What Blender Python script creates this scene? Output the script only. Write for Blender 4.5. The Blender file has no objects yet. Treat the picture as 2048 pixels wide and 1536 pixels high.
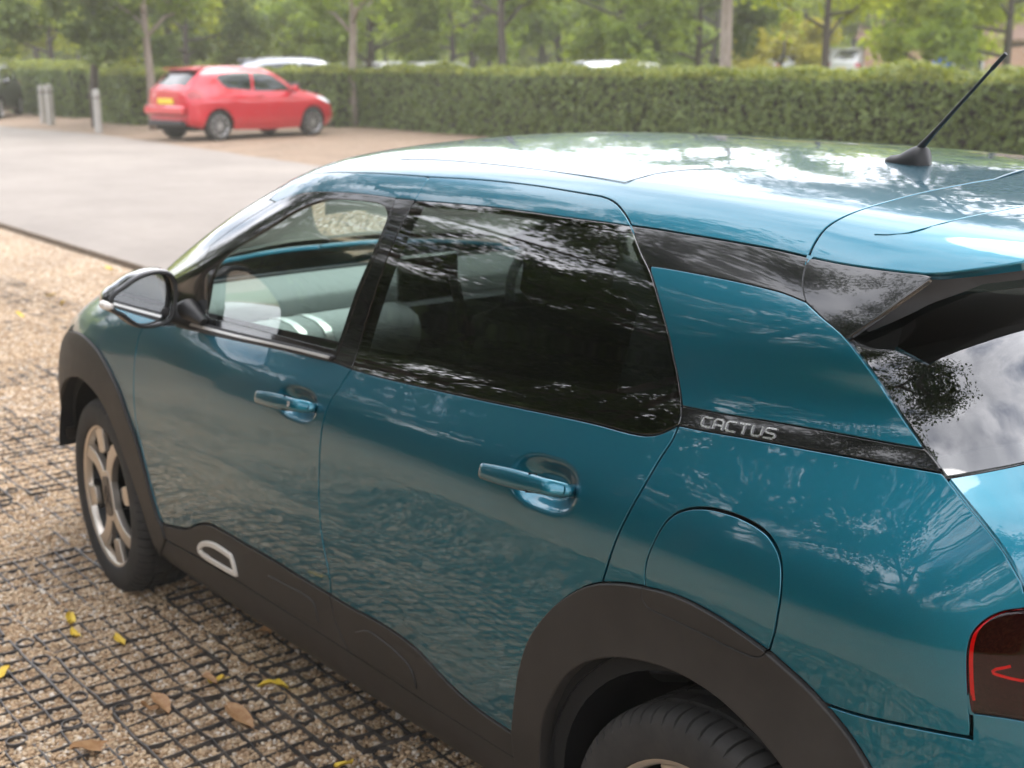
import bpy, bmesh, math, random
import numpy as np
from mathutils import Vector, Matrix
from mathutils.bvhtree import BVHTree
from mathutils.geometry import delaunay_2d_cdt
R = math.radians
random.seed(7); rng = np.random.default_rng(11)
SC = bpy.context.scene
COL = SC.collection

# ------------------------------------------------------------------ camera, sky, sun, exposure
FPX, CAMP, YAW, PITCH = 2590.0, (3.8685, -2.2483, 1.6647), R(51.728), R(14.1415)
cf = Vector((-math.sin(YAW)*math.cos(PITCH), math.cos(YAW)*math.cos(PITCH), -math.sin(PITCH)))
cr = Vector((math.cos(YAW), math.sin(YAW), 0)); cu = cr.cross(cf)
cam = bpy.data.objects.new('camera', bpy.data.cameras.new('camera')); COL.objects.link(cam)
cam.matrix_world = Matrix(((cr.x, cu.x, -cf.x, CAMP[0]), (cr.y, cu.y, -cf.y, CAMP[1]), (cr.z, cu.z, -cf.z, CAMP[2]), (0, 0, 0, 1)))
cam.data.sensor_width = 36; cam.data.lens = 36*FPX/2048
cam.data.clip_start = .02; cam.data.clip_end = 2000
cam.data.dof.use_dof = True; cam.data.dof.focus_distance = 1.95; cam.data.dof.aperture_fstop = 5.6
SC.camera = cam

SUN_EL, SUN_AZ = 62, 105          # degrees; azimuth of the direction towards the sun, counter-clockwise from +X
world = bpy.data.worlds.new('World'); SC.world = world; world.use_nodes = True
wn = world.node_tree.nodes; wl = world.node_tree.links; wn.clear()
out = wn.new('ShaderNodeOutputWorld'); bg = wn.new('ShaderNodeBackground'); sky = wn.new('ShaderNodeTexSky')
sky.sky_type = 'NISHITA'; sky.sun_disc = False; sky.sun_elevation = R(SUN_EL); sky.sun_rotation = R(90-SUN_AZ)
sky.air_density = 1.0; sky.dust_density = 1.5
tc = wn.new('ShaderNodeTexCoord'); mp = wn.new('ShaderNodeMapping'); mp.inputs['Scale'].default_value = (1, 1, 2.2)
mp.inputs['Location'].default_value = (.35, .1, 0)
nz = wn.new('ShaderNodeTexNoise'); nz.inputs['Scale'].default_value = 2.1; nz.inputs['Detail'].default_value = 7; nz.inputs['Roughness'].default_value = .55
rp = wn.new('ShaderNodeValToRGB'); rp.color_ramp.elements[0].position = .33; rp.color_ramp.elements[1].position = .47
nz2 = wn.new('ShaderNodeTexNoise'); nz2.inputs['Scale'].default_value = 4.5; nz2.inputs['Detail'].default_value = 6
rp2 = wn.new('ShaderNodeValToRGB'); rp2.color_ramp.elements[0].color = (9.6, 9.8, 10.8, 1); rp2.color_ramp.elements[1].color = (16.0, 16.0, 17.0, 1)
rp2.color_ramp.elements[0].position = .35; rp2.color_ramp.elements[1].position = .65
mx = wn.new('ShaderNodeMixRGB')
for a, b in ((tc.outputs['Generated'], mp.inputs['Vector']), (mp.outputs['Vector'], nz.inputs['Vector']), (mp.outputs['Vector'], nz2.inputs['Vector']),
             (nz.outputs['Fac'], rp.inputs['Fac']), (nz2.outputs['Fac'], rp2.inputs['Fac']), (rp.outputs['Color'], mx.inputs['Fac']),
             (sky.outputs['Color'], mx.inputs['Color1']), (rp2.outputs['Color'], mx.inputs['Color2']), (mx.outputs['Color'], bg.inputs['Color']),
             (bg.outputs['Background'], out.inputs['Surface'])):
    wl.new(a, b)
bg.inputs['Strength'].default_value = .10
sun = bpy.data.objects.new('sun', bpy.data.lights.new('sun', 'SUN')); COL.objects.link(sun)
sun.data.energy = 1.0; sun.data.angle = R(40); sun.data.color = (1, .95, .88)
sd = Vector((math.cos(R(SUN_AZ))*math.cos(R(SUN_EL)), math.sin(R(SUN_AZ))*math.cos(R(SUN_EL)), math.sin(R(SUN_EL))))
sun.rotation_euler = sd.to_track_quat('Z', 'Y').to_euler()
SC.view_settings.view_transform = 'Standard'; SC.view_settings.look = 'None'; SC.view_settings.gamma = 1
SC.view_settings.use_curve_mapping = False; SC.view_settings.exposure = 1.38
SC.render.engine = 'CYCLES'
cy = SC.cycles
HAZE = .0017
cy.volume_bounces = 1; cy.volume_step_rate = 4
cy.use_denoising = True; cy.max_bounces = 10; cy.diffuse_bounces = 3; cy.glossy_bounces = 5; cy.transmission_bounces = 8; cy.transparent_max_bounces = 10
cy.sample_clamp_indirect = 6; cy.caustics_reflective = False; cy.caustics_refractive = False

# ------------------------------------------------------------------ helpers
def ray(px):
    return (cf + cr*((px[0]-1024)/FPX) - cu*((px[1]-768)/FPX)).normalized()
def atplane(px, x=None, y=None, z=None):
    d = ray(px); o = Vector(CAMP)
    t = (x-o.x)/d.x if x is not None else (y-o.y)/d.y if y is not None else (z-o.z)/d.z
    return o + d*t
def tag(o, label=None, cat=None, group=None, kind=None):
    if label: o['label'] = label
    if cat: o['category'] = cat
    if group: o['group'] = group
    if kind: o['kind'] = kind
    return o
def empty(name, loc=(0, 0, 0), rz=0):
    o = bpy.data.objects.new(name, None); o.empty_display_size = .2; COL.objects.link(o); o.location = loc; o.rotation_euler = (0, 0, rz); return o
def obj(name, me, mat=None, parent=None):
    o = bpy.data.objects.new(name, me); COL.objects.link(o)
    if mat and len(me.materials) == 0: me.materials.append(mat)
    o.parent = parent; return o
def mesh(name, V, F, mat=None, parent=None, normals=None, smooth=True):
    me = bpy.data.meshes.new(name); me.from_pydata([tuple(v) for v in V], [], [tuple(int(i) for i in f) for f in F])
    if smooth: me.polygons.foreach_set('use_smooth', [True]*len(me.polygons))
    me.update()
    if normals is not None: me.normals_split_custom_set_from_vertices([tuple(n) for n in normals])
    return obj(name, me, mat, parent)
def fastmesh(name, V, F, smooth=False):
    """V (n,3) array, F (m,k) array of equal-sized faces"""
    V = np.asarray(V, np.float32); F = np.asarray(F, np.int32); k = F.shape[1]
    me = bpy.data.meshes.new(name); me.vertices.add(len(V)); me.vertices.foreach_set('co', V.ravel())
    me.loops.add(F.size); me.loops.foreach_set('vertex_index', F.ravel())
    me.polygons.add(len(F)); me.polygons.foreach_set('loop_start', np.arange(len(F), dtype=np.int32)*k)
    if smooth: me.polygons.foreach_set('use_smooth', np.ones(len(F), bool))
    me.update(calc_edges=True); return me
class MB:
    """collects simple solids into one mesh"""
    def __init__(s): s.V = []; s.F = []
    def add(s, V, F):
        n = len(s.V); s.V += [tuple(v) for v in V]; s.F += [tuple(i+n for i in f) for f in F]; return s
    def box(s, c, d, M=None, bev=0):
        hx, hy, hz = d[0]/2, d[1]/2, d[2]/2
        if bev:
            V = []; b = bev
            for z, k in ((-hz, b), (-hz+b, 0), (hz-b, 0), (hz, b)):
                for x, y in ((-hx+b, -hy), (hx-b, -hy), (hx, -hy+b), (hx, hy-b), (hx-b, hy), (-hx+b, hy), (-hx, hy-b), (-hx, -hy+b)):
                    V.append((x*(1-k/hx), y*(1-k/hy), z))
            F = [tuple(range(7, -1, -1)), tuple(range(24, 32))]
            for r in range(3):
                for i in range(8): F.append((r*8+i, r*8+(i+1) % 8, r*8+8+(i+1) % 8, r*8+8+i))
        else:
            V = [(sx*hx, sy*hy, sz*hz) for sz in (-1, 1) for sx, sy in ((-1, -1), (1, -1), (1, 1), (-1, 1))]
            F = [(3, 2, 1, 0), (4, 5, 6, 7), (0, 1, 5, 4), (1, 2, 6, 5), (2, 3, 7, 6), (3, 0, 4, 7)]
        V = [(Vector(v) if M is None else M @ Vector(v)) + Vector(c) for v in V]
        return s.add(V, F)
    def tube(s, pts, rad, n=10, cap=True):
        pts = [Vector(p) for p in pts]; rad = rad if hasattr(rad, '__len__') else [rad]*len(pts)
        V = []; prev = None
        for i, p in enumerate(pts):
            t = (pts[min(i+1, len(pts)-1)]-pts[max(i-1, 0)]).normalized()
            a = prev - t*prev.dot(t) if prev is not None else t.orthogonal()
            if a.length < 1e-6: a = t.orthogonal()
            a.normalize(); prev = a; b = t.cross(a)
            for k in range(n):
                q = 2*math.pi*k/n; V.append(p+(a*math.cos(q)+b*math.sin(q))*rad[i])
        F = []
        for i in range(len(pts)-1):
            for k in range(n): F.append((i*n+k, i*n+(k+1) % n, (i+1)*n+(k+1) % n, (i+1)*n+k))
        if cap: F += [tuple(range(n-1, -1, -1)), tuple((len(pts)-1)*n+k for k in range(n))]
        return s.add(V, F)
    def lathe(s, prof, n=48, axis='y', c=(0, 0, 0), close=False):
        V = []; m = len(prof)
        for k in range(n):
            q = 2*math.pi*k/n
            for r, h in prof:
                if axis == 'y': V.append((c[0]+r*math.cos(q), c[1]+h, c[2]+r*math.sin(q)))
                else: V.append((c[0]+r*math.cos(q), c[1]+r*math.sin(q), c[2]+h))
        F = []
        for k in range(n):
            k2 = (k+1) % n
            for i in range(m if close else m-1): 
                i2 = (i+1) % m; F.append((k*m+i, k*m+i2, k2*m+i2, k2*m+i))
        return s.add(V, F)
    def build(s, name, mat, parent=None, smooth=True, sub=0, bevel=0):
        o = mesh(name, s.V, s.F, mat, parent, smooth=smooth)
        if bevel:
            b = o.modifiers.new('b', 'BEVEL'); b.width = bevel; b.segments = 2; b.limit_method = 'ANGLE'
        if smooth and not sub: 
            try: o.data.set_sharp_from_angle(angle=R(40))
            except Exception: pass
        if sub:
            m = o.modifiers.new('s', 'SUBSURF'); m.levels = sub; m.render_levels = sub
        return o

# ------------------------------------------------------------------ materials
MATS = {}
def mat(name, col=(.5, .5, .5), rough=.5, metal=0, coat=0, spec=None, **kw):
    m = bpy.data.materials.new(name); m.use_nodes = True; b = m.node_tree.nodes['Principled BSDF']
    b.inputs['Base Color'].default_value = (*col, 1); b.inputs['Roughness'].default_value = rough; b.inputs['Metallic'].default_value = metal
    b.inputs['Coat Weight'].default_value = coat; b.inputs['Coat Roughness'].default_value = kw.pop('coat_rough', .02)
    if spec is not None: b.inputs['Specular IOR Level'].default_value = spec
    for k, v in kw.items(): b.inputs[k].default_value = v
    MATS[name] = m; return m
def nodes(m): return m.node_tree.nodes, m.node_tree.links, m.node_tree.nodes['Principled BSDF']
def noise(n, l, scale, detail=4, rough=.55, vec=None, dim=None):
    t = n.new('ShaderNodeTexNoise'); t.inputs['Scale'].default_value = scale; t.inputs['Detail'].default_value = detail; t.inputs['Roughness'].default_value = rough
    if vec is not None: l.new(vec, t.inputs['Vector'])
    return t
def ramp(n, l, fac, stops):
    r = n.new('ShaderNodeValToRGB'); e = r.color_ramp.elements
    while len(e) < len(stops): e.new(.5)
    for i, (p, c) in enumerate(stops): e[i].position = p; e[i].color = (*c, 1) if len(c) == 3 else c
    l.new(fac, r.inputs['Fac']); return r
def bump(n, l, h, b, strength=.3, dist=.01):
    k = n.new('ShaderNodeBump'); k.inputs['Strength'].default_value = strength; k.inputs['Distance'].default_value = dist
    l.new(h, k.inputs['Height']); l.new(k.outputs['Normal'], b.inputs['Normal']); return k
def objcoord(n): return n.new('ShaderNodeTexCoord').outputs['Object']

def paint(name, c1, c2, metal=.75):
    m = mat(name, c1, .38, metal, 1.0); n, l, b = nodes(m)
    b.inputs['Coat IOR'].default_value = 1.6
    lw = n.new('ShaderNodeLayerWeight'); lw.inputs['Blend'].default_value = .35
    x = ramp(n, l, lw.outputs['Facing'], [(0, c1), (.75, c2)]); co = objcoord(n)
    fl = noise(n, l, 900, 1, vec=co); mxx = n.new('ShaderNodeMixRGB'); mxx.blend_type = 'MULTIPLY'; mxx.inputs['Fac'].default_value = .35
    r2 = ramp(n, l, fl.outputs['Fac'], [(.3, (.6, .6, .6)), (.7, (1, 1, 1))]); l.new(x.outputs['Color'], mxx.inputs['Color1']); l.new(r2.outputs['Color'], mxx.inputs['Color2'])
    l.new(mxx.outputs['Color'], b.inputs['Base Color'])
    # faint film of dust: breaks up the clear coat
    du = noise(n, l, 3.5, 6, .7, co); dr = ramp(n, l, du.outputs['Fac'], [(.4, (.015,)*3), (.75, (.06,)*3)]); l.new(dr.outputs['Color'], b.inputs['Coat Roughness'])
    # very slight orange peel in the clear coat
    op = noise(n, l, 14, 2, .5, co); k = n.new('ShaderNodeBump'); k.inputs['Strength'].default_value = .02; k.inputs['Distance'].default_value = .02
    l.new(op.outputs['Fac'], k.inputs['Height']); l.new(k.outputs['Normal'], b.inputs['Coat Normal'])
    return m
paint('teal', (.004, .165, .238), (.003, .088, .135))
paint('red', (.62, .010, .030), (.44, .005, .02), .25)
paint('white_paint', (.75, .76, .77), (.7, .7, .7), 0)
paint('silver_paint', (.55, .57, .6), (.4, .42, .45), .8)
paint('dark_paint', (.012, .014, .02), (.008, .009, .012), .4)
mat('gloss_black', (.006, .0065, .007), .12, 0, 1.0)
def plastic():
    m = mat('cladding', (.038, .034, .031), .5, 0, 0, .4); n, l, b = nodes(m); co = objcoord(n)
    t = noise(n, l, 650, 3, .6, co); bump(n, l, t.outputs['Fac'], b, .25, .0012)
    d = noise(n, l, 7, 6, .65, co); r = ramp(n, l, d.outputs['Fac'], [(.35, (.018, .0172, .0165)), (.72, (.040, .0355, .032))]); l.new(r.outputs['Color'], b.inputs['Base Color'])
    r2 = ramp(n, l, d.outputs['Fac'], [(.3, (.42,)*3), (.7, (.6,)*3)]); l.new(r2.outputs['Color'], b.inputs['Roughness'])
plastic()
mat('dark_void', (.004, .004, .004), .9)
mat('black_plastic', (.016, .016, .017), .5)
mat('rubber_seal', (.01, .01, .01), .7)
mat('chrome', (.75, .75, .74), .18, 1)
mat('bright_trim', (.62, .6, .57), .3, .6)
mat('white_trim', (.62, .58, .52), .35)
mat('mirror', (.85, .87, .87), .01, 1)
mat('clear_lens', (.8, .75, .7), .08, 0, 1)
def tyre_mat():
    m = mat('tyre', (.018, .0175, .017), .75, 0, 0, .35); n, l, b = nodes(m); co = objcoord(n)
    d = noise(n, l, 9, 6, .7, co); r = ramp(n, l, d.outputs['Fac'], [(.35, (.024, .0238, .0235)), (.75, (.048, .045, .042))]); l.new(r.outputs['Color'], b.inputs['Base Color'])
tyre_mat()
mat('rim_face', (.62, .56, .49), .32, .85)
mat('rim_dark', (.012, .012, .013), .4, .3)
mat('cap', (.10, .085, .075), .4, .4)
def glass(name, tint, gain=2.2):
    """thin sheet of safety glass: mirror reflection by Fresnel over tinted transmission, straight through"""
    m = bpy.data.materials.new(name); m.use_nodes = True; n = m.node_tree.nodes; l = m.node_tree.links; n.clear()
    o = n.new('ShaderNodeOutputMaterial'); mixs = n.new('ShaderNodeMixShader'); g = n.new('ShaderNodeBsdfGlossy'); t = n.new('ShaderNodeBsdfTransparent')
    f = n.new('ShaderNodeFresnel'); f.inputs['IOR'].default_value = 1.52; g.inputs['Roughness'].default_value = .004; t.inputs['Color'].default_value = (*tint, 1)
    mm = n.new('ShaderNodeMath'); mm.operation = 'MULTIPLY'; mm.inputs[1].default_value = gain; mm.use_clamp = True
    ge = n.new('ShaderNodeNewGeometry'); io = n.new('ShaderNodeMix'); io.inputs[2].default_value = 1.52; io.inputs[3].default_value = 1/1.52
    l.new(ge.outputs['Backfacing'], io.inputs[0]); l.new(io.outputs[0], f.inputs['IOR'])      # a thin pane mirrors alike from both sides
    l.new(f.outputs[0], mm.inputs[0]); l.new(mm.outputs[0], mixs.inputs[0]); l.new(t.outputs[0], mixs.inputs[1]); l.new(g.outputs[0], mixs.inputs[2]); l.new(mixs.outputs[0], o.inputs['Surface'])
    MATS[name] = m
glass('window_glass', (.80, .93, .88)); glass('privacy_glass', (.24, .27, .26), 3.2); glass('screen_glass', (.78, .9, .86)); glass('lamp_glass', (.85, .05, .085), 1.3)
def fabric(name, c):
    m = mat(name, c, .85); n, l, b = nodes(m); t = noise(n, l, 400, 2, vec=objcoord(n)); bump(n, l, t.outputs['Fac'], b, .3, .002)
fabric('seat_fabric', (.05, .05, .052)); fabric('dash_plastic', (.30, .31, .30)); fabric('headliner', (.45, .45, .43)); fabric('belt_web', (.06, .06, .06))
# ------------------------------------------------------------------ car-body surfaces: lengthwise lines lofted into one smooth half skin
def pchip(xk, yk, x):
    xk = np.asarray(xk, float); yk = np.asarray(yk, float); h = np.diff(xk); d = np.diff(yk)/h; m = np.zeros_like(yk)
    for i in range(1, len(xk)-1):
        if d[i-1]*d[i] > 0:
            w1, w2 = 2*h[i]+h[i-1], h[i]+2*h[i-1]; m[i] = (w1+w2)/(w1/d[i-1]+w2/d[i])
    m[0], m[-1] = d[0], d[-1]
    i = np.clip(np.searchsorted(xk, x)-1, 0, len(h)-1); t = np.clip((x-xk[i])/h[i], 0, 1); t2, t3 = t*t, t*t*t
    return (2*t3-3*t2+1)*yk[i]+(t3-2*t2+t)*h[i]*m[i]+(-2*t3+3*t2)*yk[i+1]+(t3-t2)*h[i]*m[i+1]
def gsm(A, s, ax):
    r = int(3*s)+1; k = np.exp(-.5*(np.arange(-r, r+1)/s)**2); k /= k.sum()
    A = np.moveaxis(A, ax, 0); P = np.concatenate([2*A[:1]-A[r:0:-1], A, 2*A[-1:]-A[-2:-r-2:-1]], 0)
    B = sum(k[j]*P[j:j+len(A)] for j in range(2*r+1)); return np.moveaxis(B, 0, ax)
class Surf:
    def __init__(s, lines, x0, x1, xmid, dx=.01, dv=.01, sx=5, sv=1.5, side=-1):
        s.u = np.linspace(x0, x1, int(round((x1-x0)/dx))+1); s.du = s.u[1]-s.u[0]
        W = np.array([pchip([p[0] for p in L], [p[1] for p in L], s.u) for L in lines]); Z = np.array([pchip([p[0] for p in L], [p[2] for p in L], s.u) for L in lines])
        im = np.argmin(abs(s.u-xmid)); tau = np.r_[0, np.cumsum(np.hypot(np.diff(W[:, im]), np.diff(Z[:, im])))]; s.tau = tau
        # mirror beyond the centre line so that the roof crosses it level
        k = 3; tau2 = np.r_[tau, 2*tau[-1]-tau[-2:-2-k:-1]]; W2 = np.r_[W, -W[-2:-2-k:-1]]; Z2 = np.r_[Z, Z[-2:-2-k:-1]]
        n = len(tau2); h = np.diff(tau2); A = np.eye(n)
        for i in range(1, n-1): A[i, i-1], A[i, i], A[i, i+1] = h[i-1], 2*(h[i-1]+h[i]), h[i]
        def sp(Y):
            B = np.zeros_like(Y); B[1:-1] = 6*((Y[2:]-Y[1:-1])/h[1:, None]-(Y[1:-1]-Y[:-2])/h[:-1, None]); M = np.linalg.solve(A, B)
            i = np.clip(np.searchsorted(tau2, s.v)-1, 0, n-2); a = ((tau2[i+1]-s.v)/h[i])[:, None]; b = ((s.v-tau2[i])/h[i])[:, None]; hh = h[i][:, None]
            return a*Y[i]+b*Y[i+1]+((a**3-a)*M[i]+(b**3-b)*M[i+1])*hh**2/6
        nv = int(round(tau[-1]/dv)); s.dv = tau[-1]/nv; s.v = np.arange(nv+1+8)*s.dv; s.vmax = tau[-1]
        Wg, Zg = sp(W2).T, sp(Z2).T
        Wg = gsm(gsm(Wg, sx, 0), sv, 1); Zg = gsm(gsm(Zg, sx, 0), sv, 1)
        s.P = np.stack([np.repeat(s.u[:, None], len(s.v), 1), side*Wg, Zg], -1)
        s.side = side; s.disp = []; s.N = s.normals(s.P); s.bvh = None
    def normals(s, P):
        a = np.gradient(P, axis=0); b = np.gradient(P, axis=1); n = np.cross(a, b); n /= np.linalg.norm(n, axis=-1, keepdims=True)+1e-12
        return n if s.side < 0 else -n
    def interp(s, G, u, v):
        a = np.clip((u-s.u[0])/s.du, 0, len(s.u)-1.001); b = np.clip(v/s.dv, 0, len(s.v)-1.001); i = a.astype(int); j = b.astype(int); a = (a-i)[:, None]; b = (b-j)[:, None]
        return G[i, j]*(1-a)*(1-b)+G[i+1, j]*a*(1-b)+G[i, j+1]*(1-a)*b+G[i+1, j+1]*a*b
    def base(s, u, v):
        N = s.interp(s.N, u, v); return s.interp(s.P, u, v), N/np.linalg.norm(N, axis=1, keepdims=True)
    def at(s, uv, off=0):
        uv = np.asarray(uv, float).reshape(-1, 2); u, v = uv[:, 0], uv[:, 1]
        P, N = s.base(u, v)
        if s.disp:
            def D(u, v): return sum(f(u, v) for f in s.disp)
            d = D(u, v); act = np.nonzero(sum(f(u, v, True) for f in s.disp))[0]
            P = P + N*d[:, None]
            if len(act):
                e = 6e-4; U, V = u[act], v[act]; Q = []
                for a, b in ((e, 0), (-e, 0), (0, e), (0, -e)):
                    p, n = s.base(U+a, V+b); Q.append(p+n*D(U+a, V+b)[:, None])
                n = np.cross(Q[0]-Q[1], Q[2]-Q[3]); n /= np.linalg.norm(n, axis=1, keepdims=True); n *= np.sign((n*N[act]).sum(1))[:, None]; N[act] = n
        return P + N*off, N
    def px(s, pts):
        """photo pixels -> (u,v) where their rays meet the skin"""
        if s.bvh is None:
            nu, nv = s.P.shape[0], s.P.shape[1]-8+1; s.nv = nv
            V = s.P[:, :nv].reshape(-1, 3); T = []
            for i in range(nu-1):
                for j in range(nv-1):
                    a = i*nv+j; T.append((a, a+nv, a+nv+1)); T.append((a, a+nv+1, a+1))
            s.bvh = BVHTree.FromPolygons([Vector(p) for p in V], T); s.T = T
        out = []
        for p in pts:
            o = Vector(CAMP); d = ray(p); loc, n, i, t = s.bvh.ray_cast(o, d)
            if loc is None:      # just off the silhouette: nearest skin point to the ray
                best = None
                for q in np.linspace(1.2, 5.5, 90):
                    r = s.bvh.find_nearest(o+d*q)
                    if best is None or r[3] < best[3]: best = r
                loc, n, i, t = best
            a, b, c = (Vector(s.P[k//s.nv, k % s.nv]) for k in s.T[i]); A = [np.array((s.u[k//s.nv], s.v[k % s.nv])) for k in s.T[i]]
            e0, e1, e2 = b-a, c-a, loc-a; d00, d01, d11, d20, d21 = e0.dot(e0), e0.dot(e1), e1.dot(e1), e2.dot(e0), e2.dot(e1); q = d00*d11-d01*d01
            y = (d11*d20-d01*d21)/q; z = (d00*d21-d01*d20)/q; out.append(A[0]*(1-y-z)+A[1]*y+A[2]*z)
        return np.array(out)
    def xz(s, pts):
        """(x, z) on the car's flank -> (u, v)"""
        out = []
        for x, z in pts:
            i = np.clip(np.searchsorted(s.u, x), 0, len(s.u)-1); zz = s.P[i, :, 2]; j = np.argmax(zz > z); j = max(j, 1)
            t = (z-zz[j-1])/(zz[j]-zz[j-1]+1e-9); out.append((x, s.v[j-1]+np.clip(t, 0, 1)*s.dv))
        return np.array(out)
    def line(s, k, xs): return np.array([(x, np.interp(k, range(len(s.tau)), s.tau)) for x in xs])
def inside(poly, Q):
    x, y = Q[:, 0], Q[:, 1]; r = np.zeros(len(Q), bool); a = poly; b = np.roll(poly, -1, 0)
    for (x1, y1), (x2, y2) in zip(a, b):
        if y1 == y2: continue
        c = ((y1 > y) != (y2 > y)) & (x < (x2-x1)*(y-y1)/(y2-y1)+x1); r ^= c
    return r
def resample(P, step):
    P = np.asarray(P, float); o = []
    for a, b in zip(P, np.roll(P, -1, 0)):
        n = max(1, int(np.ceil(np.linalg.norm(b-a)/step))); o += [a+(b-a)*k/n for k in range(n)]
    return np.array(o)
def smooth_line(P, n=6, corner=50):
    """Catmull-Rom through traced points, keeping real corners sharp"""
    P = [np.array(p, float) for p in P]; o = []
    for i in range(len(P)-1):
        p0, p1, p2, p3 = P[max(i-1, 0)], P[i], P[i+1], P[min(i+2, len(P)-1)]
        l = np.linalg.norm(p2-p1); 
        def tan(a, b, c):
            d1, d2 = b-a, c-b; n1, n2 = np.linalg.norm(d1), np.linalg.norm(d2)
            if n1 < 1e-9 or n2 < 1e-9: return (c-b if n2 > n1 else b-a)
            if d1@d2/(n1*n2) < math.cos(R(corner)): return None
            t = d1/n1+d2/n2; return t/np.linalg.norm(t)*l
        m1 = tan(p0, p1, p2); m2 = tan(p1, p2, p3); m1 = p2-p1 if m1 is None else m1/np.linalg.norm(m1)*l; m2 = p2-p1 if m2 is None else m2/np.linalg.norm(m2)*l
        for k in range(n):
            t = k/n; o.append((2*t**3-3*t*t+1)*p1+(t**3-2*t*t+t)*m1+(-2*t**3+3*t*t)*p2+(t**3-t*t)*m2)
    o.append(P[-1]); return np.array(o)
def smooth_loop(P, n=5): 
    P = list(P); k = 2; Q = P[-k:]+P+P[:k+1]; S = smooth_line(Q, n, 75); return S[k*n:k*n+len(P)*n]
def inset(P, g, vmax=None):
    a = np.sum(P[:, 0]*np.roll(P[:, 1], -1)-P[:, 1]*np.roll(P[:, 0], -1)); P = P if a > 0 else P[::-1]
    keep = np.linalg.norm(P-np.roll(P, 1, 0), axis=1) > 1e-5; P = P[keep]
    e1 = P-np.roll(P, 1, 0); e2 = np.roll(P, -1, 0)-P; e1 /= np.linalg.norm(e1, axis=1, keepdims=True); e2 /= np.linalg.norm(e2, axis=1, keepdims=True)
    n1 = np.c_[-e1[:, 1], e1[:, 0]]; n2 = np.c_[-e2[:, 1], e2[:, 0]]; b = n1+n2; L = np.maximum((b*n1).sum(1), .35)
    Q = P+b/L[:, None]*g
    if vmax is not None: m = P[:, 1] > vmax-1e-4; Q[m, 1] = vmax
    return Q
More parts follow.
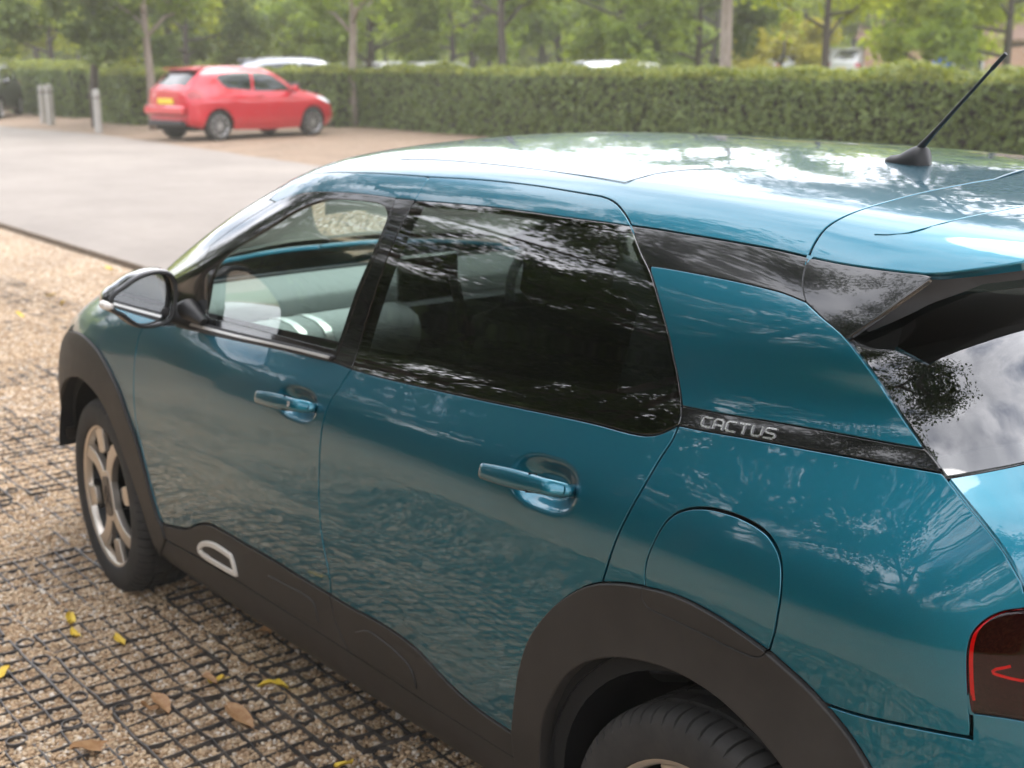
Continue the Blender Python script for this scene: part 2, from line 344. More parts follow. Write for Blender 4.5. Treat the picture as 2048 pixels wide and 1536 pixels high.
def panel(name, S, outline, mt, parent=None, holes=(), off=0, gap=.0034, flange=.014, res=.025, mirror=False, fine=(), roll=.0016, far=False, step=.012):
    """a body panel: a piece of the skin with rolled, returned edges. mirror: both halves of a centre panel in one mesh"""
    O = inset(resample(outline, step), gap, S.vmax); H = [inset(resample(h, step), -gap) for h in holes]
    lo, hi = O.min(0), O.max(0); gx = np.arange(lo[0], hi[0], res); gy = np.arange(lo[1], hi[1], res)
    G = np.stack(np.meshgrid(gx, gy), -1).reshape(-1, 2)
    for (c, r, st) in fine:
        G = G[np.any(np.abs(G-c) > r, axis=1)]; G = np.r_[G, np.stack(np.meshgrid(np.arange(c[0]-r[0], c[0]+r[0], st), np.arange(c[1]-r[1], c[1]+r[1], st)), -1).reshape(-1, 2)]
    def ok(Q):
        r = inside(O, Q)
        for h in H: r &= ~inside(h, Q)
        return r
    G = G[ok(G)]; B = np.concatenate([O]+H)
    if len(G):
        keep = np.ones(len(G), bool)
        for i in range(0, len(G), 2000): keep[i:i+2000] = np.min(((G[i:i+2000, None]-B[None])**2).sum(-1), 1) > (.35*res)**2 if not len(fine) else np.min(((G[i:i+2000, None]-B[None])**2).sum(-1), 1) > .003**2
        G = G[keep]
    E = []; n0 = 0; loops = []
    for L in [O]+H: k = len(L); E += [(n0+i, n0+(i+1) % k) for i in range(k)]; loops.append(list(range(n0, n0+k))); n0 += k
    allv = np.r_[B, G]
    vo, eo, fo, ov, _, _ = delaunay_2d_cdt([Vector(p) for p in allv], E, [], 0, 1e-7)
    uv = np.array([(p.x, p.y) for p in vo]); F = np.array([f for f in fo]); cen = uv[F].mean(1); F = F[ok(cen)]
    P, N = S.at(uv, off); V = list(P); NN = list(N); F = [tuple(f) for f in F]
    # orient
    Fa = np.array(F); fn = np.cross(P[Fa[:, 1]]-P[Fa[:, 0]], P[Fa[:, 2]]-P[Fa[:, 0]]); sg = (fn*N[Fa].sum(1)).sum(1)
    F = [f if g >= 0 else f[::-1] for f, g in zip(F, sg)]
    inv = {}
    for i, l in enumerate(ov):
        for q in l: inv[q] = i
    for li, L in enumerate(loops):
        idx = [inv[i] for i in L if i in inv]; k = len(idx)
        if flange <= 0: continue
        T = P[np.roll(idx, -1)]-P[np.roll(idx, 1)]; n = N[idx]; o = np.cross(T, n); o /= np.linalg.norm(o, axis=1, keepdims=True)+1e-12
        # outward = away from the panel: test in uv
        uvi = uv[idx]; test, _ = S.at(uvi); a = len(V)
        tgt = np.array(uvi); e = np.roll(uvi, -1, 0)-np.roll(uvi, 1, 0); nrm = np.c_[e[:, 1], -e[:, 0]]; nrm /= np.linalg.norm(nrm, axis=1, keepdims=True)+1e-12
        pr = uvi+nrm*2e-3; ins = ok(pr).mean() > .5
        if ins: nrm = -nrm
        q, _ = S.at(uvi+nrm*2e-3, off); sg = np.sign(((q-P[idx])*o).sum(1).mean()); o = o*(sg if sg else 1)
        r1 = P[idx]+o*roll*.7-n*roll*.35; r2 = P[idx]+o*roll-n*roll; r3 = P[idx]+o*roll-n*flange
        for ring, nn in ((r1, n*.75+o*.66), (r2, o+n*.1), (r3, o)):
            V += list(ring); NN += list(nn/np.linalg.norm(nn, axis=1, keepdims=True))
        cen_ok = [not (uvi[i, 1] > S.vmax-1e-3 and uvi[(i+1) % k, 1] > S.vmax-1e-3) for i in range(k)]
        rings = [idx]+[list(range(a+j*k, a+(j+1)*k)) for j in range(3)]
        for j in range(3):
            for i in range(k):
                if cen_ok[i]:
                    f = (rings[j][i], rings[j+1][i], rings[j+1][(i+1) % k], rings[j][(i+1) % k])
                    pp = [np.asarray(V[t]) for t in f[:3]]; nf = np.cross(pp[1]-pp[0], pp[2]-pp[0])
                    F.append(f if nf@np.asarray(NN[f[1]]) >= 0 else f[::-1])
    V = np.array(V); NN = np.array(NN)
    if mirror or far:
        V2 = V*[1, -1, 1]; N2 = NN*[1, -1, 1]; F2 = [tuple(f[::-1]) for f in F]
        if far: V, NN, F = V2, N2, F2
        else: F = F+[tuple(i+len(V) for i in f) for f in F2]; V = np.r_[V, V2]; NN = np.r_[NN, N2]
    return mesh(name, V, F, mt, parent, NN)
# ------------------------------------------------------------------ the teal car (front axle at x=0, nose towards -X, its left flank faces the camera)
def lerp_lines(): pass
LN = [
 [(-.80,.50,.20),(-.5,.60,.19),(0,.62,.19),(1.5,.62,.19),(2.6,.62,.21),(3.0,.55,.24),(3.32,.35,.28)],
 [(-.80,.57,.23),(-.5,.72,.215),(0,.79,.21),(.4,.800,.205),(1,.805,.215),(1.6,.805,.23),(2.1,.805,.25),(2.6,.80,.26),(3.0,.74,.28),(3.2,.60,.29),(3.32,.42,.30)],
 [(-.80,.60,.30),(-.5,.77,.29),(0,.84,.27),(.4,.838,.27),(1,.842,.30),(1.6,.842,.335),(2.1,.845,.345),(2.6,.845,.35),(3.0,.785,.36),(3.2,.64,.37),(3.32,.45,.38)],
 [(-.80,.61,.43),(-.5,.785,.45),(-.2,.842,.45),(0,.853,.45),(.4,.850,.45),(1,.853,.455),(1.6,.855,.46),(2.1,.858,.46),(2.6,.858,.46),(2.9,.833,.46),(3.08,.755,.47),(3.2,.66,.475),(3.32,.47,.48)],
 [(-.80,.60,.58),(-.5,.785,.61),(-.2,.845,.62),(0,.855,.62),(.4,.852,.62),(1,.855,.62),(1.6,.857,.62),(2.1,.860,.62),(2.6,.860,.62),(2.9,.836,.62),(3.08,.758,.62),(3.2,.665,.62),(3.32,.48,.62)],
 [(-.80,.55,.69),(-.5,.755,.745),(-.2,.828,.775),(0,.838,.78),(.4,.838,.77),(1,.842,.77),(1.6,.845,.78),(2.1,.850,.79),(2.6,.850,.79),(2.9,.826,.79),(3.08,.748,.79),(3.2,.655,.79),(3.32,.48,.79)],
 [(-.80,.48,.745),(-.5,.70,.815),(-.2,.79,.87),(0,.805,.885),(.4,.815,.88),(1,.820,.89),(1.6,.823,.91),(2.1,.828,.93),(2.6,.828,.95),(2.9,.802,.96),(3.08,.72,.95),(3.2,.63,.945),(3.32,.46,.94)],
 [(-.80,.40,.775),(-.5,.62,.848),(-.2,.74,.918),(0,.77,.942),(.3,.79,.945),(.58,.784,.955),(1,.778,.972),(1.5,.776,1.0),(2.0,.775,1.035),(2.4,.770,1.065),(2.7,.752,1.09),(2.95,.711,1.11),(3.1,.68,1.10),(3.32,.44,1.08)],
 [(-.80,.31,.79),(-.5,.52,.873),(-.2,.66,.950),(.1,.735,.968),(.35,.765,1.01),(.6,.760,1.065),(.8,.747,1.11),(1.0,.739,1.145),(1.5,.732,1.18),(2.0,.731,1.20),(2.4,.728,1.21),(2.7,.719,1.22),(2.95,.675,1.22),(3.1,.58,1.21),(3.32,.38,1.19)],
 [(-.80,.21,.80),(-.5,.42,.889),(-.2,.58,.968),(.1,.705,.990),(.3,.738,1.048),(.6,.730,1.163),(.77,.718,1.225),(.95,.697,1.298),(1.05,.686,1.334),(1.15,.676,1.353),(1.3,.667,1.362),(1.5,.662,1.365),(2.0,.658,1.364),(2.4,.656,1.356),(2.7,.662,1.345),(2.95,.62,1.33),(3.32,.34,1.30)],
 [(-.80,.16,.804),(-.5,.36,.896),(-.2,.53,.976),(.1,.672,1.000),(.3,.712,1.074),(.6,.698,1.205),(.8,.678,1.280),(.95,.660,1.338),(1.05,.648,1.372),(1.2,.634,1.398),(1.5,.621,1.412),(2.0,.613,1.418),(2.4,.608,1.412),(2.7,.606,1.402),(2.95,.575,1.388),(3.32,.31,1.35)],
 [(-.80,.11,.808),(-.5,.30,.903),(-.2,.47,.985),(.1,.622,1.012),(.3,.665,1.102),(.6,.648,1.243),(.8,.622,1.330),(.95,.604,1.383),(1.05,.590,1.408),(1.2,.566,1.432),(1.5,.535,1.447),(2.0,.520,1.451),(2.4,.510,1.445),(2.7,.495,1.435),(2.95,.46,1.420),(3.32,.26,1.37)],
 [(-.80,.06,.81),(-.5,.16,.913),(-.2,.26,1.0),(-.02,.31,1.03),(.1,.345,1.075),(.3,.36,1.172),(.6,.35,1.308),(.8,.34,1.386),(.95,.33,1.427),(1.05,.32,1.447),(1.2,.31,1.461),(1.5,.295,1.473),(2.0,.285,1.473),(2.4,.275,1.464),(2.7,.26,1.452),(2.95,.24,1.437),(3.32,.14,1.39)],
 [(-.80,0,.81),(-.5,0,.917),(-.2,0,1.005),(-.05,0,1.035),(.1,0,1.105),(.3,0,1.202),(.6,0,1.335),(.8,0,1.406),(.95,0,1.441),(1.05,0,1.458),(1.2,0,1.472),(1.5,0,1.483),(2.0,0,1.482),(2.4,0,1.472),(2.7,0,1.460),(2.95,0,1.444),(3.32,0,1.395)],
]
S = Surf(LN, -.80, 3.30, 1.5)
px, xz = S.px, S.xz
# shallow scoops behind the door handles
def scoop(c, ru, rv, ang, depth):
    ca, sa = math.cos(ang), math.sin(ang)
    def f(u, v, mask=False):
        a = (u-c[0])*ca+(v-c[1])*sa; b = -(u-c[0])*sa+(v-c[1])*ca; r = (np.abs(a/ru)**2.6+np.abs(b/rv)**2.6)**(1/2.6)
        if mask: return r < 1.25
        t = np.clip((1.0-r)/.62, 0, 1); t = t*t*(3-2*t); return -depth*t
    return f
hr, hf = px([(1086, 968)])[0], px([(593, 806)])[0]
S.disp += [scoop(hr, .100, .045, .0, .027), scoop(hf, .100, .045, .0, .027)]
T = MATS
car = tag(empty('parked_hatchback', (1.2, 0, 0)), 'metallic teal hatchback with black wheel-arch cladding, tinted rear windows and roof aerial', 'car')
CAROFF = Vector((-1.2, 0, 0))
def put(o, parent=car):
    """car parts are modelled in world space; keep them there under their parent"""
    o.parent = parent; o.matrix_parent_inverse = Matrix.Translation(CAROFF) if parent is car else Matrix.Identity(4); return o
def tr(*pts): return smooth_line(px(pts))
# traced seams ------------------------------------------------------
Bup = tr((858,356),(830,400),(787,487),(756,569),(729,655),(709,721),(703,738))
Blow = tr((703,738),(690,757),(678,776),(666,793),(655,815),(647,842),(641,880),(638.5,930),(637.5,983),(639,1020),(642,1060),(648,1097),(655,1132),(660.5,1165),(662,1190))
Bclad = tr((662,1190),(668,1220),(675,1246),(686,1272),(701,1303))
Agap = tr((288,652),(280,667),(273,693),(269,725),(267,767),(268,804),(272,842),(280,880),(289,920),(300,965),(315,1018),(325,1047))
Aclad = tr((325,1047),(334,1079))
fbelt = tr((352,651),(400,662),(445,673),(502,685),(559,697),(612,709),(660,722),(703,738))
rbelt = tr((703,738),(765,755),(834,771),(910,788),(991,805),(1070,821),(1147,837),(1200,849),(1244,861),(1270,867),(1295,870),(1318,867),(1338,859),(1357,850))
fclad = tr((325,1047),(350,1054),(373,1057),(387,1053),(400,1048),(418,1048),(435,1055),(483,1083),(549,1121),(615,1162),(662,1190))
rclad = tr((662,1190),(703,1215),(747,1238),(791,1265),(835,1299),(870,1336),(900,1368),(956,1418),(1023,1464))
sillc = tr((334,1079),(396,1113),(483,1165),(571,1220),(640,1264),(701,1303),(780,1354),(857,1405),(956,1467),(1034,1516))
Cup = tr((1201,393),(1218,399),(1232,408),(1245,423),(1255,438),(1262,452),(1283,507),(1301,545),(1320,607),(1337,669),(1351,731),(1360,781),(1363,815),(1362,836),(1357,850))
Clow = tr((1357,850),(1343,882),(1320,917),(1289,970),(1258,1024),(1231,1082),(1213,1136),(1204,1166))
archo1 = tr((1204,1166),(1175,1173),(1147,1187),(1120,1206),(1096,1229),(1077,1254),(1062,1279),(1050,1311),(1042,1344),(1034,1397),(1028,1459))
archo2 = tr((1204,1166),(1247,1167),(1291,1174))
flapmid = tr((1291,1174),(1325,1182),(1356,1192),(1390,1207),(1423,1225),(1450,1241),(1477,1259),(1507,1280),(1537,1302))
flaptop = tr((1291,1174),(1290,1155),(1292,1132),(1297,1112),(1305,1092),(1320,1062),(1332,1045),(1347,1031),(1362,1023),(1382,1018),(1402,1017),(1425,1019),(1450,1025),(1477,1034),(1500,1045),(1521,1058),(1536,1071),(1548,1088),(1557,1107),(1562,1129),(1563,1150),(1562,1173),(1560,1197),(1556,1222),(1549,1262),(1537,1302))
flapbot = tr((1291,1174),(1291,1194),(1301,1209),(1334,1227),(1401,1258),(1468,1291),(1500,1305),(1516,1310),(1530,1308),(1537,1302))
archo3 = tr((1537,1302),(1570,1331),(1610,1367),(1649,1408),(1700,1470),(1741,1536),(1775,1605),(1795,1680))
archi = tr((1092,1600),(1085,1536),(1088,1459),(1095,1425),(1107,1397),(1124,1366),(1147,1341),(1174,1324),(1203,1316),(1230,1313),(1259,1315),(1315,1327),(1348,1339),(1382,1355),(1438,1391),(1494,1442),(1540,1492),(1573,1536),(1610,1600),(1635,1660))
roofgap = tr((602,350),(640,346.5),(700,345),(750,346),(800,349),(858,356),(905,352.5),(947,353),(990,359),(1069,371),(1147,384),(1201,393))
roofgap = tr((602,350),(640,346.5),(700,345.5),(750,346.5),(800,349.5),(858,354),(905,356.5),(947,359),(990,362.5),(1069,371.5),(1147,384),(1201,393))
wtop_f = tr((373,645),(392,595),(402,555),(412,515),(421,492),(467,457),(500,435),(530,417),(552,404),(573,395),(594,388),(616,384),(645,383),(674,384),(731,388),(790,396))
wtop_r = tr((832,401),(870,403.5),(912,407),(980,413.5),(1049,422),(1147,436),(1225,446),(1262,452))
qst_top = tr((1262,452),(1315,459.5),(1366,468),(1430,478.5),(1490,489),(1555,501),(1620,516))
qst_bot = tr((1300,531),(1330,535),(1366,541),(1448,557),(1495,567),(1531,576),(1558,583),(1581,591),(1612,604))
spg = tr((1612,604),(1606,580),(1607,550),(1612,530),(1620,506),(1628,489),(1640,470),(1650,458),(1662,448),(1688,433),(1717,421),(1748,411),(1780,402),(1864,381),(1946,365))
hl1 = tr((1612,604),(1628,619),(1647,637),(1670,656),(1692,677),(1722,715),(1750,754),(1780,798),(1812,844),(1850,899))
hl2 = tr((1850,899),(1885,944))
hl3 = tr((1885,944),(1902,965),(1937,1008),(1977,1057),(2013,1106),(2046,1163))
cst_top = tr((1364,813),(1400,820),(1448,829),(1510,839),(1573,849.5),(1640,861.5),(1697,872),(1750,882),(1800,891),(1850,899))
cst_bot = tr((1357,850),(1407,860),(1490,874),(1573,889),(1640,901),(1697,911),(1790,928),(1885,944))
tail = tr((2046,1222),(2010,1226),(1995,1231),(1980,1238),(1961,1252),(1947,1269),(1940,1289),(1937,1312),(1937,1354),(1940,1400),(1944,1424),(1973,1428),(2010,1433),(2046,1439))
bseam = tr((1649,1408),(1690,1422),(1736,1435),(1800,1449),(1870,1463),(1942,1476))
splip = tr((1620,516),(1680,528),(1738,537),(1795,544),(1846,549))
VM = S.vmax
def L(k, xs): return S.line(k, xs)
def cat(*a): return np.concatenate([np.atleast_2d(np.asarray(x, float)) for x in a])
# windscreen frame line on the A pillar
edge = L(10.75, np.linspace(.16, .99, 14))
u_rg0 = roofgap[0]
# ------------------------------------------------------------------ panels
def both(name, outline, mt, holes=(), parent=None, label=None, **k):
    a = panel(name, S, outline, T[mt], None, holes, **k); put(a, parent or car)
    if label: a['label'] = label
    return a
def far(name, outline, mt, holes=(), parent=None, **k):
    a = panel(name, S, outline, T[mt], None, holes, far=True, **{**k, 'res': .05, 'fine': ()}); put(a, parent or car); return a
DR, DF = (hr, (.118, .058), .004), (hf, (.118, .058), .004)
fdoor_o = cat(fbelt, Blow[1:], fclad[::-1][1:], Agap[::-1][1:])
rdoor_o = cat(rbelt, Clow[1:], archo1[1:], rclad[::-1], Blow[::-1][1:])
fdoor = both('door', fdoor_o, 'teal', fine=[DF], res=.022)
rdoor = both('door', rdoor_o, 'teal', fine=[DR], res=.022)
def child(o, p): o.parent = p; o.matrix_parent_inverse = Matrix.Identity(4); return o
def sub(o, p):      # world-space sub-part under a part that already carries the car offset
    o.parent = p; o.matrix_parent_inverse = p.matrix_parent_inverse.inverted() @ Matrix.Translation(CAROFF) if False else Matrix.Identity(4); return o
fcl = both('door_cladding', cat(fclad, Bclad[1:], sillc[:26][::-1], Aclad[::-1]), 'cladding', off=.004, flange=.02)
rcl = both('door_cladding', cat(rclad, tr((1028,1459),(1034,1516)), sillc[30:][::-1], Bclad[::-1]), 'cladding', off=.004, flange=.02)
sub(fcl, fdoor); sub(rcl, rdoor)
sill_o = cat(sillc, xz([(2.16, .33), (2.19, .27)]), L(.4, [2.19, 1.6, 1.0, .5, .36]), xz([(.37, .25)]))
both('sill', sill_o, 'cladding', off=.003, flange=.02)
rarch = both('wheel_arch', cat(archo1[::-1], archo2[1:], flapbot[1:], archo3[1:], xz([(2.93, .46), (2.94, .34), (2.88, .27), (2.84, .31)]), archi[::-1][2:], xz([(2.195, .36), (2.185, .29), (2.12, .30)]), tr((1034,1516))), 'cladding', off=.009, flange=.03, roll=.004)
faro = tr((144,663),(162,668),(179,681),(196,700),(213,728),(228,757),(243,792),(258,836),(270,868),(281,902),(291,940),(303,985),(318,1035),(325,1047),(334,1079))
fari = tr((121,880),(120,841),(121,804),(127,775),(139,757),(154,753),(169,759),(186,775),(202,796),(218,824),(233,859),(249,902),(268,955),(288,1015),(304,1065),(314,1092))
farch = both('wheel_arch', cat(xz([(-.74, .38), (-.72, .50), (-.62, .61), (-.5, .695), (-.38, .765), (-.28, .805)]), faro, xz([(.40, .245), (.37, .22)]), fari[::-1], xz([(-.36, .46), (-.39, .40), (-.5, .36)])), 'cladding', off=.009, flange=.03, roll=.004)
fend = both('wing', cat(Agap[::-1], L(8.6, [.30, .16]), L(9.3, [.0, -.2, -.45, -.6, -.74]), L(6, [-.78]), xz([(-.74, .60), (-.62, .64), (-.5, .715), (-.38, .785), (-.28, .823)])[1:], faro[:75]), 'teal')
both('bonnet', cat(L(9.3, [-.78, -.6, -.45, -.2, 0]), L(9.6, [.1]), L(10.6, [.08]), L(12, [-.02]), [(-.06, VM), (-.4, VM), (-.78, VM)]), 'teal', mirror=True, res=.05)
both('windscreen', cat(L(10.85, np.linspace(.17, .98, 12)), L(11.3, [1.01]), L(12, [.99]), [(.98, VM), (.5, VM), (-.03, VM)], L(12, [.01]), L(11.3, [.10])), 'screen_glass', mirror=True, res=.05, flange=.006)
frit = panel('frit_band', S, cat(L(11.3, [.11, .175]), L(12, [.075]), [(.035, VM), (-.03, VM)], L(12, [.012])), T['gloss_black'], None, off=-.005, gap=0, flange=0, mirror=True, res=.04); put(frit)
# pillars, frames, glazing
pill_o = cat(wtop_f[:49], tr((540,399),(583,362)), edge[::-1][2:], L(8.6, [.16, .30]), px([(345,648)]))
pill = both('pillar', pill_o, 'gloss_black')
fframe = both('window_frame', cat(px([(583,362)]), roofgap[:30], Bup[:7], px([(790,396)]), wtop_f[48:][::-1], tr((540,399))), 'teal', gap=.0018)
sub(fframe, fdoor)
opening = smooth_line(px([(411,630),(413,618),(419,584),(425,552),(445,518),(502,478),(559,440),(602,415),(622,407),(642,401),(668,398),(705,400),(745,404),(757,406),(766,411),(772,420),(774,432),(772,442),(743,509),(708,592),(680,675),(671,700),(630,690),(588,679),(502,656),(439,641),(418,635),(411,630)]), 5)
ringo = cat(wtop_f, tr((790,396),(777,440),(748,515),(714,597),(685,680),(672,710)), tr((660,720),(612,708),(559,696),(445,672),(373,655)))
sur = both('window_surround', cat(wtop_f, tr((777,440),(748,515),(714,597),(685,680),(670,714)), tr((588,692),(473,666),(384,643))), 'gloss_black', holes=[opening], gap=.001, flange=.008)
sub(sur, fdoor)
gl = both('window', opening, 'window_glass', off=-.006, gap=-.006, flange=.004); sub(gl, fdoor)
belt_o = cat(tr((384,643),(473,666),(588,692),(670,714)), tr((660,721),(559,697),(445,673),(352,651)))
bt = both('belt_trim', belt_o, 'black_plastic', off=.006, gap=.0008, flange=.012, roll=.004); sub(bt, fdoor)
bl = panel('belt_highlight', S, cat(tr((388,648.5),(473,670),(588,696),(664,714.5)), tr((661,718.5),(588,700),(473,674.5),(384,652))), T['bright_trim'], None, off=.0095, gap=0, flange=.004, roll=.001); put(bl); sub(bl, fdoor)  # bright strip stands in for the highlight along the belt trim
bp_ = both('pillar_trim', cat(tr((790,396),(831,399)), Bup[7:], tr((660,722),(672,712),(685,680),(714,597),(748,515),(777,440))), 'gloss_black'); sub(bp_, fdoor)
rframe = both('window_frame', cat(roofgap[30:], Cup[:33], wtop_r[::-1], Bup[:7][::-1]), 'teal', gap=.0018); sub(rframe, rdoor)
rgl = both('window', cat(wtop_r, Cup[33:], rbelt[::-1], Bup[::-1][1:-7]), 'privacy_glass', gap=.0022, flange=.005); sub(rgl, rdoor)
# roof, quarter, tail
roof_o = cat(roofgap, Cup[1:30], qst_top, spg[::-1][:0], spg[20:][:], px([(1990,358)]), [(2.56, VM), (2.0, VM), (1.5, VM), (.985, VM)], L(12, [1.0]), L(11.3, [1.02]))
both('roof', roof_o, 'teal', mirror=True, res=.04)
cq = Cup[30:]
qstrip = both('quarter_trim', cat(qst_top, spg[:18][::-1], qst_bot[::-1], Cup[36:42][::-1]), 'gloss_black', gap=.0015)
quarter_up = both('quarter_panel', cat(qst_bot, hl1[1:], cst_top[::-1][1:], Cup[42:66][::-1]), 'teal', off=.001)
bst = both('badge_strip', cat(cst_top, hl2, cst_bot[::-1], Cup[72:][::-1]), 'gloss_black', off=-.001, gap=.0012)
tailo = cat(tail, xz([(3.20, .80), (3.22, .88), (3.19, .965)]))
qlow_o = cat(cst_bot, hl3, xz([(3.10, .955), (3.10, .965)])[:0], px([(2050,1180)]), xz([(3.09, .975)]), tail[:0], px([(2046,1221)]), tail[1:51], px([(1943,1450)]), bseam[::-1], archo3[:18][::-1], flaptop[::-1][1:], archo2[::-1][1:], Clow[::-1][1:])
qlow = both('quarter_panel', qlow_o, 'teal', res=.02)
fl = both('fuel_flap', cat(flaptop, flapmid[::-1][1:-1]), 'teal', gap=.0024, off=.0006)
fl2 = both('flap_trim', cat(flapmid, flapbot[::-1][1:-1]), 'cladding', gap=.0015, off=.009, flange=.02); sub(fl2, fl)
bump_o = cat(bseam, px([(1943,1450)]), tail[51:][1:], xz([(3.20, .78), (3.27, .78), (3.29, .5), (3.28, .34), (3.1, .30), (2.96, .29), (2.95, .46)]), archo3[18:][::-1])
bumper = both('bumper', bump_o, 'teal', mirror=False)
far('bumper', bump_o, 'teal')
# far side, seen through the windows
fd2 = far('door', fdoor_o, 'teal'); rd2 = far('door', rdoor_o, 'teal')
for o_, m_, p_ in ((cat(fclad, Bclad[1:], sillc[:26][::-1], Aclad[::-1]), 'cladding', fd2), (cat(rclad, tr((1028,1459),(1034,1516)), sillc[30:][::-1], Bclad[::-1]), 'cladding', rd2)):
    sub(far('door_cladding', o_, m_, off=.004, flange=.02), p_)
far('sill', sill_o, 'cladding', off=.003); far('wing', cat(Agap[::-1], L(8.6, [.30, .16]), L(9.3, [.0, -.2, -.45, -.6, -.74]), L(6, [-.78]), xz([(-.62, .64), (-.5, .715), (-.38, .785), (-.28, .823)]), faro[:75]), 'teal'); far('pillar', pill_o, 'gloss_black')
far('wheel_arch', cat(archo1[::-1], archo2[1:], flapbot[1:], archo3[1:], xz([(2.93, .46), (2.94, .34), (2.88, .27), (2.84, .31)]), archi[::-1][2:], xz([(2.195, .36), (2.185, .29), (2.12, .30)]), tr((1034,1516))), 'cladding', off=.009, flange=.03)
far('wheel_arch', cat(xz([(-.74, .38), (-.72, .50), (-.62, .61), (-.5, .695), (-.38, .765), (-.28, .805)]), faro, xz([(.40, .245), (.37, .22)]), fari[::-1], xz([(-.36, .46), (-.39, .40), (-.5, .36)])), 'cladding', off=.009, flange=.03)
sub(far('window_frame', cat(px([(583,362)]), roofgap[:30], Bup[:7], px([(790,396)]), wtop_f[48:][::-1], tr((540,399))), 'teal'), fd2)
sub(far('window_surround', cat(wtop_f, tr((777,440),(748,515),(714,597),(685,680),(670,714)), tr((588,692),(473,666),(384,643))), 'gloss_black', holes=[opening], gap=.001), fd2)
sub(far('window', opening, 'window_glass', off=-.006, gap=-.006, flange=.004), fd2)
sub(far('belt_trim', belt_o, 'black_plastic', off=.006), fd2); sub(far('pillar_trim', cat(tr((790,396),(831,399)), Bup[7:], tr((660,722),(672,712),(685,680),(714,597),(748,515),(777,440))), 'gloss_black'), fd2)
sub(far('window_frame', cat(roofgap[30:], Cup[:33], wtop_r[::-1], Bup[:7][::-1]), 'teal'), rd2)
sub(far('window', cat(wtop_r, Cup[33:], rbelt[::-1], Bup[::-1][1:-7]), 'privacy_glass', flange=.005), rd2)
far('quarter_trim', cat(qst_top, spg[:18][::-1], qst_bot[::-1], Cup[36:42][::-1]), 'gloss_black'); far('quarter_panel', cat(qst_bot, hl1[1:], cst_top[::-1][1:], Cup[42:66][::-1]), 'teal')
far('badge_strip', cat(cst_top, hl2, cst_bot[::-1], Cup[72:][::-1]), 'gloss_black')
far('quarter_panel', cat(cst_bot, hl3, px([(2050,1180)]), xz([(3.09, .975)]), px([(2046,1221)]), tail[1:51], px([(1943,1450)]), bseam[::-1], archo3[:18][::-1], flapmid[::-1][1:], archo2[::-1][1:], Clow[::-1][1:]), 'teal')
# ------------------------------------------------------------------ tailgate, spoiler, lamps
def S1(uv, off=0): P, N = S.at(uv, off); return P
hl_all = cat(hl1[20:], hl2[1:], hl3[1:], px([(2050,1180)]), xz([(3.115, .90), (3.14, .80), (3.15, .68)]))
Lc = np.r_[[[2.60, -.655, 1.345], [2.65, -.685, 1.312]], S1(hl_all, -.002)]
k = np.r_[True, np.linalg.norm(np.diff(Lc, axis=0), axis=1) > .004]; Lc = Lc[k]
arc = np.r_[0, np.cumsum(np.linalg.norm(np.diff(Lc, axis=0), axis=1))]
_a = np.linspace(0, arc[-1], 160); Lc = gsm(np.stack([np.interp(_a, arc, Lc[:, i]) for i in range(3)], -1), 2.5, 0); arc = _a
def tg(t):                                    # point of the tailgate edge at arc length t
    return np.stack([np.interp(t, arc, Lc[:, i]) for i in range(3)], -1)
def tailgate_point(t, s_):
    """t: arc length down the edge, s_: -1 near edge .. 1 far edge"""
    Q = tg(t); w = -Q[..., 1]; b = np.interp(t, [0, .45, .62, 1.2], [.13, .062, .062, .10]); f = 1-np.abs(s_)**5
    return np.stack([Q[..., 0]+b*f, w*s_*np.ones_like(w), Q[..., 2]+.012*f], -1)
def tailgate_patch(name, t0, t1, mt, off=0, inset_=.003, nt=26, ns=73, parent=car, thick=.012):
    sc_ = np.sin(np.linspace(-1, 1, ns)*math.pi/2)*(1-inset_/.7); t = np.linspace(t0, t1, nt); Tg, Sg = np.meshgrid(t, sc_, indexing='ij')
    P = tailgate_point(Tg, Sg); e = 1e-3; du = tailgate_point(Tg+e, Sg)-tailgate_point(Tg-e, Sg); dv = tailgate_point(Tg, np.clip(Sg+e, -1, 1))-tailgate_point(Tg, np.clip(Sg-e, -1, 1))
    N = np.cross(du, dv); N /= np.linalg.norm(N, axis=-1, keepdims=True)+1e-12
    if N[nt//2, ns//2, 0] < 0: N = -N
    P = P+N*off; V = list(P.reshape(-1, 3)); NN = list(N.reshape(-1, 3)); F = []
    for i in range(nt-1):
        for j in range(ns-1): F.append((i*ns+j, i*ns+j+1, (i+1)*ns+j+1, (i+1)*ns+j))
    ring = [(0, j) for j in range(ns)]+[(i, ns-1) for i in range(1, nt)]+[(nt-1, j) for j in range(ns-2, -1, -1)]+[(i, 0) for i in range(nt-2, 0, -1)]
    a = len(V); cen = P.reshape(-1, 3).mean(0)
    for i, j in ring: V.append(P[i, j]-N[i, j]*thick); NN.append((P[i, j]-cen)/np.linalg.norm(P[i, j]-cen))
    for q in range(len(ring)):
        i, j = ring[q]; i2, j2 = ring[(q+1) % len(ring)]; F.append((i*ns+j, a+q, a+(q+1) % len(ring), i2*ns+j2))
    Va, Na = np.array(V), np.array(NN); F = [f if np.cross(Va[f[1]]-Va[f[0]], Va[f[2]]-Va[f[0]])@(Na[f[0]]+Na[f[2]]) >= 0 else f[::-1] for f in F]
    o = mesh(name, V, F, T[mt], None, NN); put(o, parent); return o
def t_at(pxy):
    q = S1(px([pxy]))[0]; return arc[np.argmin(np.linalg.norm(Lc-q, axis=1))]
tgl = t_at((1893, 955)); tsp = t_at((1694, 679))
gate = tailgate_patch('tailgate', tgl+.004, arc[-1], 'teal', nt=40)
rw = tailgate_patch('rear_window', .004, tgl-.003, 'privacy_glass', off=-.001, parent=car); sub(rw, gate)
